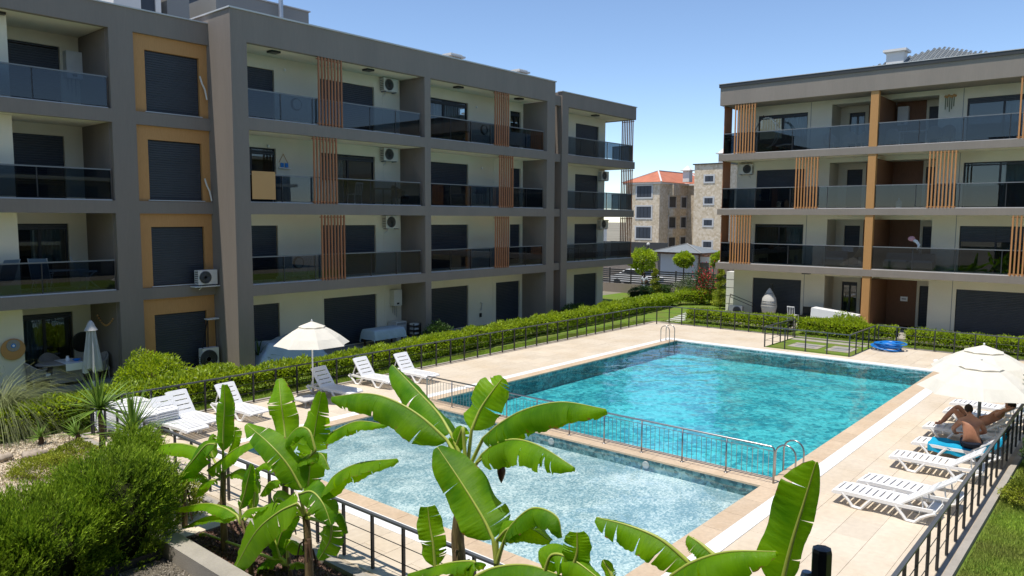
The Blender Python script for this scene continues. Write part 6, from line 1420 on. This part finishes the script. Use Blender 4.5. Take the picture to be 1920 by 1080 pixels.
table('white dining table on the top balcony of the right block', 41.2, 9.4, 9.2, 0.8, 1.3, 0.72, 'acwhite')
o = MB().ball((0, 0, 0), .22, .22, .22, 16, 10).build('exercise_ball', 'lblue', smooth=True); o.location = (41.1, 8.55, 9.9); tag(o, 'light blue ball on the wicker chair of the top right balcony', 'ball')
o = MB().ball((0, 0, 0), .12, .17, .17, 12, 8, 0.05).build('cushion', 'pink', smooth=True); o.location = (41.1, 8.02, 9.88); tag(o, 'purple pink cushion on the top right balcony', 'cushion')
o = MB().ball((0, 0, 0), .11, .16, .20, 12, 8, 0.05).build('cushion', 'pink', smooth=True); o.location = (41.1, 10.25, 9.9); tag(o, 'crumpled pink cushion next to the top ochre column', 'cushion')
t = thing('wall_ornament', 'straw wall ornament with hanging green tendrils on the top balcony', 'wall ornament', (XW-0.02, 8.05, 11.45), world=True)
for k in range(7): MB().ball((XW-0.05, 7.85+0.07*k, 11.55+0.04*math.sin(k*2.1)), .04, .06, .06, 8, 5).build('straw_knot', 'oak', t)
for k in range(5): MB().tube([(XW-0.04, 7.9+0.09*k, 11.5), (XW-0.05, 7.9+0.09*k, 11.05-0.12*(k % 3))], 0.016, 5).build('tendril', 'hedge_dark', t)
for i, (y, lb) in enumerate(((12.9, 'grey sofa left of the ochre column'), (9.9, 'grey sofa right of the ochre column'), (8.8, 'dark sofa near the flamingo figure'))):
    t = thing('balcony_sofa', lb + ' on the first balcony, right block', 'sofa', (41.2, y, 3.14), 0); MB().box(-.35, -.55, .1, .35, .55, .38).build('seat', 'wicker', t); MB().box(.22, -.55, .381, .35, .55, .8).build('backrest', 'wicker', t); MB().box(-.33, -.5, .381, .2, .5, .46).build('cushion', 'sheet', t)
o = MB().add([(0, -.35, 0), (0, .35, 0), (0, 0, .55), (.2, -.35, 0), (.2, .35, 0), (.1, 0, .55)], [(0, 1, 2), (3, 5, 4), (0, 2, 5, 3), (1, 4, 5, 2), (0, 3, 4, 1)]).build('pillow', 'oak'); o.location = (40.7, 11.5, 3.7); tag(o, 'beige pointed pillow behind the glass next to the ochre column', 'pillow')
t = thing('balloon_figure', 'pink and white balloon figure leaning over the railing, right block', 'balloon', (40.7, 9.05, 4.4)); MB().ball((0, .12, .28), .12, .17, .13, 12, 8).build('head', 'pink', t, smooth=True); MB().tube([(0, .1, .25), (0, -.1, .15), (0, -.22, -.02), (0, -.15, -.25)], [.07, .08, .07, .03], 8).build('neck', 'plastic', t, smooth=True)
for i, (y, lb) in enumerate(((12.6, 'left'), (11.75, 'right'))): o = MB().box(-.06, -.28, -.16, .06, .28, .16).build('towel', 'plastic'); o.location = (42.3, y, 4.05); tag(o, '%s of two white towels hanging behind the first floor glass' % lb, 'towel')
t = thing('egg_chair', 'hanging egg chair under a grey striped cover on the right ground floor', 'hanging chair', (40.6, 16.1, 0.02), 0)
MB().lathe((0, 0, .25), [(.05, 0), (.36, .2), (.43, .55), (.36, 1.0), (.17, 1.35), (.03, 1.55)], 18).build('cover', 'wicker_w', t, smooth=True); MB().lathe((0, 0, 0), [(.5, 0), (.5, .04), (.05, .07)], 20).build('base', 'black', t); MB().tube([(.1, 0, .05), (.6, 0, 1.0), (.4, 0, 2.0), (0, 0, 2.0)], .025, 7).build('stand', 'black', t)
for k in range(8): z = .9+.09*k; r_ = .46-.035*k; MB().tube([(r_*math.cos(a), r_*math.sin(a), z) for a in [math.pi*0.6+math.pi*0.8*j/10 for j in range(11)]], .012, 4).build('stripe', 'frame', t)
plastic_chair('white plastic chair in front of the right block ground floor', 40.6, 14.75, 0.02, math.radians(80))
t = thing('dark_bench', 'dark rattan bench beside the white plastic chair', 'bench', (41.1, 14.0, 0.02)); MB().box(-.3, -.5, .1, .3, .5, .42).build('seat', 'black', t); MB().box(.2, -.5, .421, .3, .5, .85).build('backrest', 'black', t)
t = thing('covered_swing', 'bench under a white cover left of the ochre column, ground floor', 'bench', (39.9, 12.3, 0.02)); MB().box(-.3, -1.05, .1, .3, 1.05, .75).build('seat', 'wicker', t)
MB().add([(-.36, -1.1, .80), (.36, -1.1, .80), (.36, 1.15, 1.02), (-.36, 1.15, 1.02), (-.38, -1.12, .68), (-.38, 1.17, .5), (.38, -1.12, .68), (.38, 1.17, .5)], [(0, 1, 2, 3), (0, 3, 5, 4), (1, 6, 7, 2), (3, 2, 7, 5), (0, 4, 6, 1)]).build('cover', 'plastic', t)
for i, y in enumerate((10.4, 9.85)): o = MB().box(-.15, -.2, 0, .15, .2, .3).build('storage_box', 'acwhite'); o.location = (40.9, y, 0.02); tag(o, ['white storage box next to the brown fin', 'white storage box farther from the brown fin'][i] + ', right ground floor', 'box')
t = thing('meter_box', 'small white meter box on the brown cladding of the right ground floor', 'meter box', (XN-0.04, 9.95, 1.35)); MB().box(-.06, -.17, 0, 0, .17, .24).build('casing', 'plastic', t); MB().box(-.065, -.1, .1, -.061, .1, .14).build('slot', 'frame', t)
t = thing('drying_rack', 'folded black drying rack above the ground air conditioner', 'rack', (40.9, 18.1, 0.0), world=True)
for (a_, c_) in (((40.8, 18.6, .1), (40.9, 18.5, 1.3)), ((40.9, 18.5, 1.3), (40.8, 17.0, .85)), ((40.8, 17.0, .85), (40.8, 16.9, .05)), ((40.85, 18.5, 1.15), (40.8, 17.1, .7))): MB().bar(a_, c_, .03, .03).build('tube', 'black', t)
t = thing('water_bottle', 'pale blue bottle on the second balcony of the right block', 'bottle', (41.0, 9.9, 6.15)); MB().lathe((0, 0, 0), [(.13, 0), (.15, .25), (.14, .35), (.04, .42), (.04, .52)], 14).build('body', 'sheet', t)

for i, (x, z, lb) in enumerate(((16.6, 9.09, 'coiled dark hose on the top middle balcony left of the slats'), (27.0, 9.09, 'coiled dark hose on the top balcony of the second bay'), (16.55, 3.12, 'coiled dark hose on the first floor balcony of the middle bay'))):
    q = MB()
    for k in range(4): q.tube([(x+(0.2+.01*k)*math.cos(a_), YF+0.22+0.02*k, z+0.72+(0.2+.01*k)*math.sin(a_)) for a_ in [2*math.pi*j/18 for j in range(19)]], 0.013, 5, False)
    tag(q.build('hose_reel', 'black'), lb, 'hose', 'hoses hung on balcony railings')
def cloth(label, x0, x1, y, z1, z0, m):
    v = []; f = []; n = 24
    for i in range(n+1):
        x = x0+(x1-x0)*i/n; d = 0.02*math.sin(i*1.3)
        v += [(x, y+d, z0), (x, y+d*0.4, z1)]
        if i: k = len(v)-4; f.append((k, k+2, k+3, k+1))
    return tag(MB().add(v, f).build('cloth', m), label, 'laundry', 'laundry on the balconies')
cloth('striped grey towels drying on the third floor balcony, second bay', 26.5, 27.3, YF+0.35, 7.05, 6.25, 'canvas_grey')
cloth('blue cloth hanging beside the oak panel, second balcony', 15.5, 15.8, YF+0.2, 7.1, 6.6, 'towel')
cloth('row of grey towels on a rack at the right of the top second bay balcony', 29.3, 30.9, YF+0.6, 9.95, 9.3, 'canvas_grey')
t = thing('drying_rack', 'white laundry rack on the first floor balcony left of the lower slats', 'rack', (16.9, 25.3, 3.12))
for sx in (-.35, .35): MB().bar((sx, -.25, 0), (sx, .2, .9), .02, .02).build('leg', 'acwhite', t); MB().bar((sx, .25, 0), (sx, -.2, .9), .02, .02).build('leg', 'acwhite', t)
for k in range(5): MB().bar((-.4, -.2+.1*k, .9), (.4, -.2+.1*k, .9), .012, .012).build('rod', 'acwhite', t)
table('small grey table on the top balcony of the second bay', 26.0, 25.6, 9.09, 0.7, 0.5, 0.6, 'black')
plastic_chair('pale chair on the lowest balcony of the far section', 38.3, 26.0, 3.12, math.radians(180), 'acwhite')
table('dark table on the first floor balcony of the far section', 36.2, 26.0, 3.12, 1.2, 0.6, 0.7, 'black')

# ================================================================== PEOPLE
def skin_body(name, J, E, m, parent, sub=2, root=0):
    me = bpy.data.meshes.new(name); me.from_pydata([j[:3] for j in J], E, []); me.materials.append(M[m])
    o = bpy.data.objects.new(name, me); COL.objects.link(o)
    md = o.modifiers.new('skin', 'SKIN'); md.use_smooth_shade = True
    for i, j in enumerate(J): r = j[3]; me.skin_vertices[0].data[i].radius = (r if not isinstance(r, tuple) else r[0], r if not isinstance(r, tuple) else r[1]); me.skin_vertices[0].data[i].use_root = (i == root)
    sb = o.modifiers.new('sub', 'SUBSURF'); sb.levels = sub; sb.render_levels = sub
    hook(o, parent); return o
def head(t, c, look, hair=True, r=0.1, skin='skin'):
    L_ = Vector(look).normalized(); side = L_.cross(Vector((0, 0, 1))).normalized(); up = side.cross(L_)
    c = Vector(c); mt = Matrix((side, L_, up)).transposed()
    def put(q, nm, m_): 
        q.v = [tuple(c + mt @ Vector(p)) for p in q.v]; return q.build(nm, m_, t, smooth=True)
    q = MB().ball((0, 0, 0), r*0.78, r*0.98, r*1.18, 18, 14); q.v = [(p[0]*(1-0.18*max(0, -p[2]/r)), p[1], p[2]) for p in q.v]; put(q, 'head', skin)
    put(MB().ball((0, r*0.98, -r*0.12), r*0.14, r*0.2, r*0.24, 8, 6), 'nose', skin)
    for s in (-1, 1): put(MB().ball((s*r*0.78, -r*.05, -r*.08), r*.10, r*.18, r*.28, 8, 6), 'ear', skin); put(MB().ball((s*r*.30, r*.88, r*.08), r*.11, r*.06, r*.07, 8, 6), 'eye', 'frame')
    put(MB().box(-r*.26, r*.86, -r*.56, r*.26, r*.92, -r*.50), 'mouth', 'pink')
    if hair:
        q = MB().ball((0, -r*.10, r*.14), r*0.86, r*1.02, r*1.15, 18, 12); q.v = [p if p[2] > -r*.25 or p[1] < -r*0.3 else (p[0]*0.6, p[1]*0.6, max(p[2], -r*.3)) for p in q.v]; put(q, 'hair', 'hair')
def hand(t, wr, d, up, skin='skin', s=1.0):
    """palm plus five bent fingers growing from the wrist along d"""
    d = Vector(d).normalized(); up = Vector(up); sd = d.cross(up).normalized(); nn = sd.cross(d); wr = Vector(wr)
    J = [(*wr, .024), (*(wr+d*.05*s), (.040, .018)), (*(wr+d*.09*s), (.040, .014))]; E = [(0, 1), (1, 2)]
    for k in range(4):
        b = wr+d*.09*s+sd*(.030-.020*k)*s; L_ = (.062, .075, .070, .055)[k]*s; i = len(J)
        J += [(*(b), .010), (*(b+d*L_*.5-nn*.008), .0095), (*(b+d*L_*.9-nn*.03), .008)]; E += [(2, i), (i, i+1), (i+1, i+2)]
    i = len(J); b = wr+d*.03*s+sd*.035*s; J += [(*b, .012), (*(b+d*.03+sd*.025), .011), (*(b+d*.06+sd*.03-nn*.01), .009)]; E += [(1, i), (i, i+1), (i+1, i+2)]
    return skin_body('hand', J, E, skin, t, 1)
# man sitting on the towel, back to the viewer, head bowed
m1 = thing('person', 'man in dark swim shorts sitting hunched on the blue towel, back to the viewer', 'person', (19.75, 2.95, 0.33), world=True)
x0, y0, z0 = 19.75, 2.98, 0.45
J = [(x0, y0, z0, (.17, .14)), (x0+.02, y0+.01, z0+.20, (.165, .13)), (x0+.08, y0+.03, z0+.40, (.19, .135)), (x0+.18, y0+.06, z0+.54, (.16, .11)), (x0+.26, y0+.09, z0+.61, .062), (x0+.33, y0+.12, z0+.66, .06),
     (x0+.14, y0+.24, z0+.50, .078), (x0+.24, y0+.42, z0+.26, .052), (x0+.42, y0+.40, z0+.10, .04), (x0+.54, y0+.34, z0+.10, .028),
     (x0+.18, y0-.13, z0+.50, .078), (x0+.36, y0-.22, z0+.26, .052), (x0+.52, y0-.04, z0+.16, .04), (x0+.60, y0+.06, z0+.15, .028),
     (x0+.08, y0+.10, z0-.02, .115), (x0+.50, y0+.24, z0+.04, .082), (x0+.52, y0+.26, z0-.20, .06), (x0+.50, y0+.26, z0-.40, .042), (x0+.62, y0+.29, z0-.415, .034),
     (x0+.10, y0-.10, z0-.02, .115), (x0+.52, y0-.06, z0+.04, .082), (x0+.56, y0-.06, z0-.20, .06), (x0+.54, y0-.06, z0-.40, .042), (x0+.66, y0-.05, z0-.415, .034)]
E_ = [(0, 1), (1, 2), (2, 3), (3, 4), (4, 5), (3, 6), (6, 7), (7, 8), (8, 9), (3, 10), (10, 11), (11, 12), (12, 13), (0, 14), (14, 15), (15, 16), (16, 17), (17, 18), (0, 19), (19, 20), (20, 21), (21, 22), (22, 23)]
skin_body('body', J, E_, 'skin', m1); head(m1, (x0+.40, y0+.15, z0+.72), (0.8, 0.35, -0.55), r=0.105)
skin_body('shorts', [(x0-.01, y0, z0+.06, (.19, .165)), (x0, y0, z0-.02, (.19, .16)), (x0+.10, y0+.11, z0-.02, .13), (x0+.34, y0+.19, z0+.03, .115), (x0+.12, y0-.11, z0-.02, .13), (x0+.36, y0-.08, z0+.03, .115)], [(0, 1), (1, 2), (2, 3), (1, 4), (4, 5)], 'shorts', m1)
hand(m1, (x0+.54, y0+.34, z0+.10), (0.7, -0.5, 0), (0, 0, 1)); hand(m1, (x0+.60, y0+.06, z0+.15), (0.7, .5, 0), (0, 0, 1))
# man lying on the next lounger, knees up, arm behind the head
m2 = thing('person', 'man lying on a sun lounger with raised knees, head on the raised back', 'person', (21.75, 3.2, 0.33), world=True)
x0 = 21.72
J = [(x0, 3.22, .46, (.16, .13)), (x0, 3.02, .56, (.16, .12)), (x0, 2.84, .72, (.18, .125)), (x0, 2.70, .84, (.15, .10)), (x0, 2.63, .92, .06), (x0, 2.57, .99, .055),
     (x0-.20, 2.72, .84, .07), (x0-.42, 2.62, .98, .05), (x0-.24, 2.46, 1.05, .04), (x0-.12, 2.44, 1.05, .03),
     (x0+.20, 2.74, .84, .07), (x0+.30, 2.98, .66, .05), (x0+.10, 3.16, .64, .038), (x0+.03, 3.2, .64, .028),
     (x0-.09, 3.34, .46, .105), (x0-.12, 3.68, .80, .075), (x0-.12, 3.84, .58, .062), (x0-.12, 3.96, .40, .04), (x0-.12, 4.10, .37, .034),
     (x0+.09, 3.34, .46, .105), (x0+.12, 3.62, .86, .075), (x0+.12, 3.84, .60, .062), (x0+.12, 3.92, .40, .04), (x0+.12, 4.06, .37, .034)]
skin_body('body', J, E_, 'skin', m2); head(m2, (x0, 2.50, 1.08), (0, 0.75, 0.5), r=0.105)
skin_body('shorts', [(x0, 3.16, .50, (.18, .15)), (x0, 3.26, .46, (.18, .15)), (x0-.10, 3.36, .48, .125), (x0-.11, 3.52, .64, .10), (x0+.10, 3.36, .48, .125), (x0+.11, 3.50, .68, .10)], [(0, 1), (1, 2), (2, 3), (1, 4), (4, 5)], 'shorts', m2)
hand(m2, (x0-.12, 2.44, 1.05), (1, .1, .1), (0, 0, 1)); hand(m2, (x0+.03, 3.2, .64), (-1, .2, 0), (0, 0, 1))
# distant person in pale shirt behind the hedge
m3 = thing('person', 'distant person in a pale shirt looking down behind the far hedge', 'person', (46.9, 27.7, -0.08), world=True)
x0, y0 = 46.9, 27.7
J = [(x0, y0, .92, (.15, .11)), (x0, y0, 1.15, (.15, .11)), (x0, y0, 1.38, (.17, .11)), (x0-.03, y0, 1.50, .06), (x0-.06, y0, 1.56, .05), (x0, y0+.18, 1.40, .06), (x0-.04, y0+.24, 1.15, .045), (x0-.26, y0+.08, 1.12, .035), (x0, y0-.18, 1.40, .06), (x0-.04, y0-.24, 1.15, .045), (x0-.26, y0-.08, 1.12, .035),
     (x0, y0+.09, .86, .10), (x0-.02, y0+.10, .48, .07), (x0, y0+.10, .06, .045), (x0-.14, y0+.10, -.03, .035), (x0, y0-.09, .86, .10), (x0-.02, y0-.10, .48, .07), (x0, y0-.10, .06, .045), (x0-.14, y0-.10, -.03, .035)]
skin_body('body', J, [(0, 1), (1, 2), (2, 3), (3, 4), (2, 5), (5, 6), (6, 7), (2, 8), (8, 9), (9, 10), (0, 11), (11, 12), (12, 13), (13, 14), (0, 15), (15, 16), (16, 17), (17, 18)], 'skin_dk', m3)
head(m3, (x0-.10, y0, 1.66), (-1, 0, -.5), r=.10, skin='skin_dk')
skin_body('shirt', [(x0, y0, .90, (.175, .135)), (x0, y0, 1.15, (.175, .135)), (x0, y0, 1.40, (.19, .13)), (x0, y0+.18, 1.41, .08), (x0-.03, y0+.235, 1.2, .068), (x0, y0-.18, 1.41, .08), (x0-.03, y0-.235, 1.2, .068)], [(0, 1), (1, 2), (2, 3), (3, 4), (2, 5), (5, 6)], 'shirt', m3)
skin_body('trousers', [(x0, y0, .90, (.165, .125)), (x0, y0+.09, .84, .118), (x0-.02, y0+.10, .48, .09), (x0, y0+.10, .08, .07), (x0, y0-.09, .84, .118), (x0-.02, y0-.10, .48, .09), (x0, y0-.10, .08, .07)], [(0, 1), (1, 2), (2, 3), (0, 4), (4, 5), (5, 6)], 'denim', m3)
hand(m3, (x0-.26, y0+.08, 1.12), (-.8, -.4, .2), (0, 0, 1), 'skin_dk'); hand(m3, (x0-.26, y0-.08, 1.12), (-.8, .4, .2), (0, 0, 1), 'skin_dk')
# blue towel over the fourth lounger: along the seat, over the edge and up the back
v = []; f = []; nu, nv = 40, 16
for i in range(nu):
    s = i/(nu-1)*1.62
    for j in range(nv):
        w_ = (j/(nv-1)-.5)*1.05; yy = 3.86-s if s < .95 else 3.86-.95-(s-.95)*math.cos(math.radians(36)); zz = .332 if s < .95 else .332+(s-.95)*math.sin(math.radians(36))
        off = max(0, abs(w_)-.31); xx = 20.05+math.copysign(min(abs(w_), .325)+.015*math.sin(s*13+j), w_); zz -= off*0.95 - (0.012*math.sin(s*17+j*.8))
        v.append((xx, yy, zz+0.012))
        if i and j: a = (i-1)*nv+j-1; f.append((a, a+nv, a+nv+1, a+1))
tag(MB().add(v, f).build('beach_towel', 'towel', smooth=True), 'turquoise blue beach towel spread over the lounger of the seated man', 'towel')
tag(MB().tube([(20.1, 2.36, .80), (20.25, 2.3, .88), (20.4, 2.34, .80), (20.38, 2.4, .66)], .035, 7).build('bag', 'black', smooth=True), 'black bag strap hooked over the head of the towel covered lounger', 'bag')

for o in bpy.data.objects:
    if o.get('_w') is not None: del o['_w']
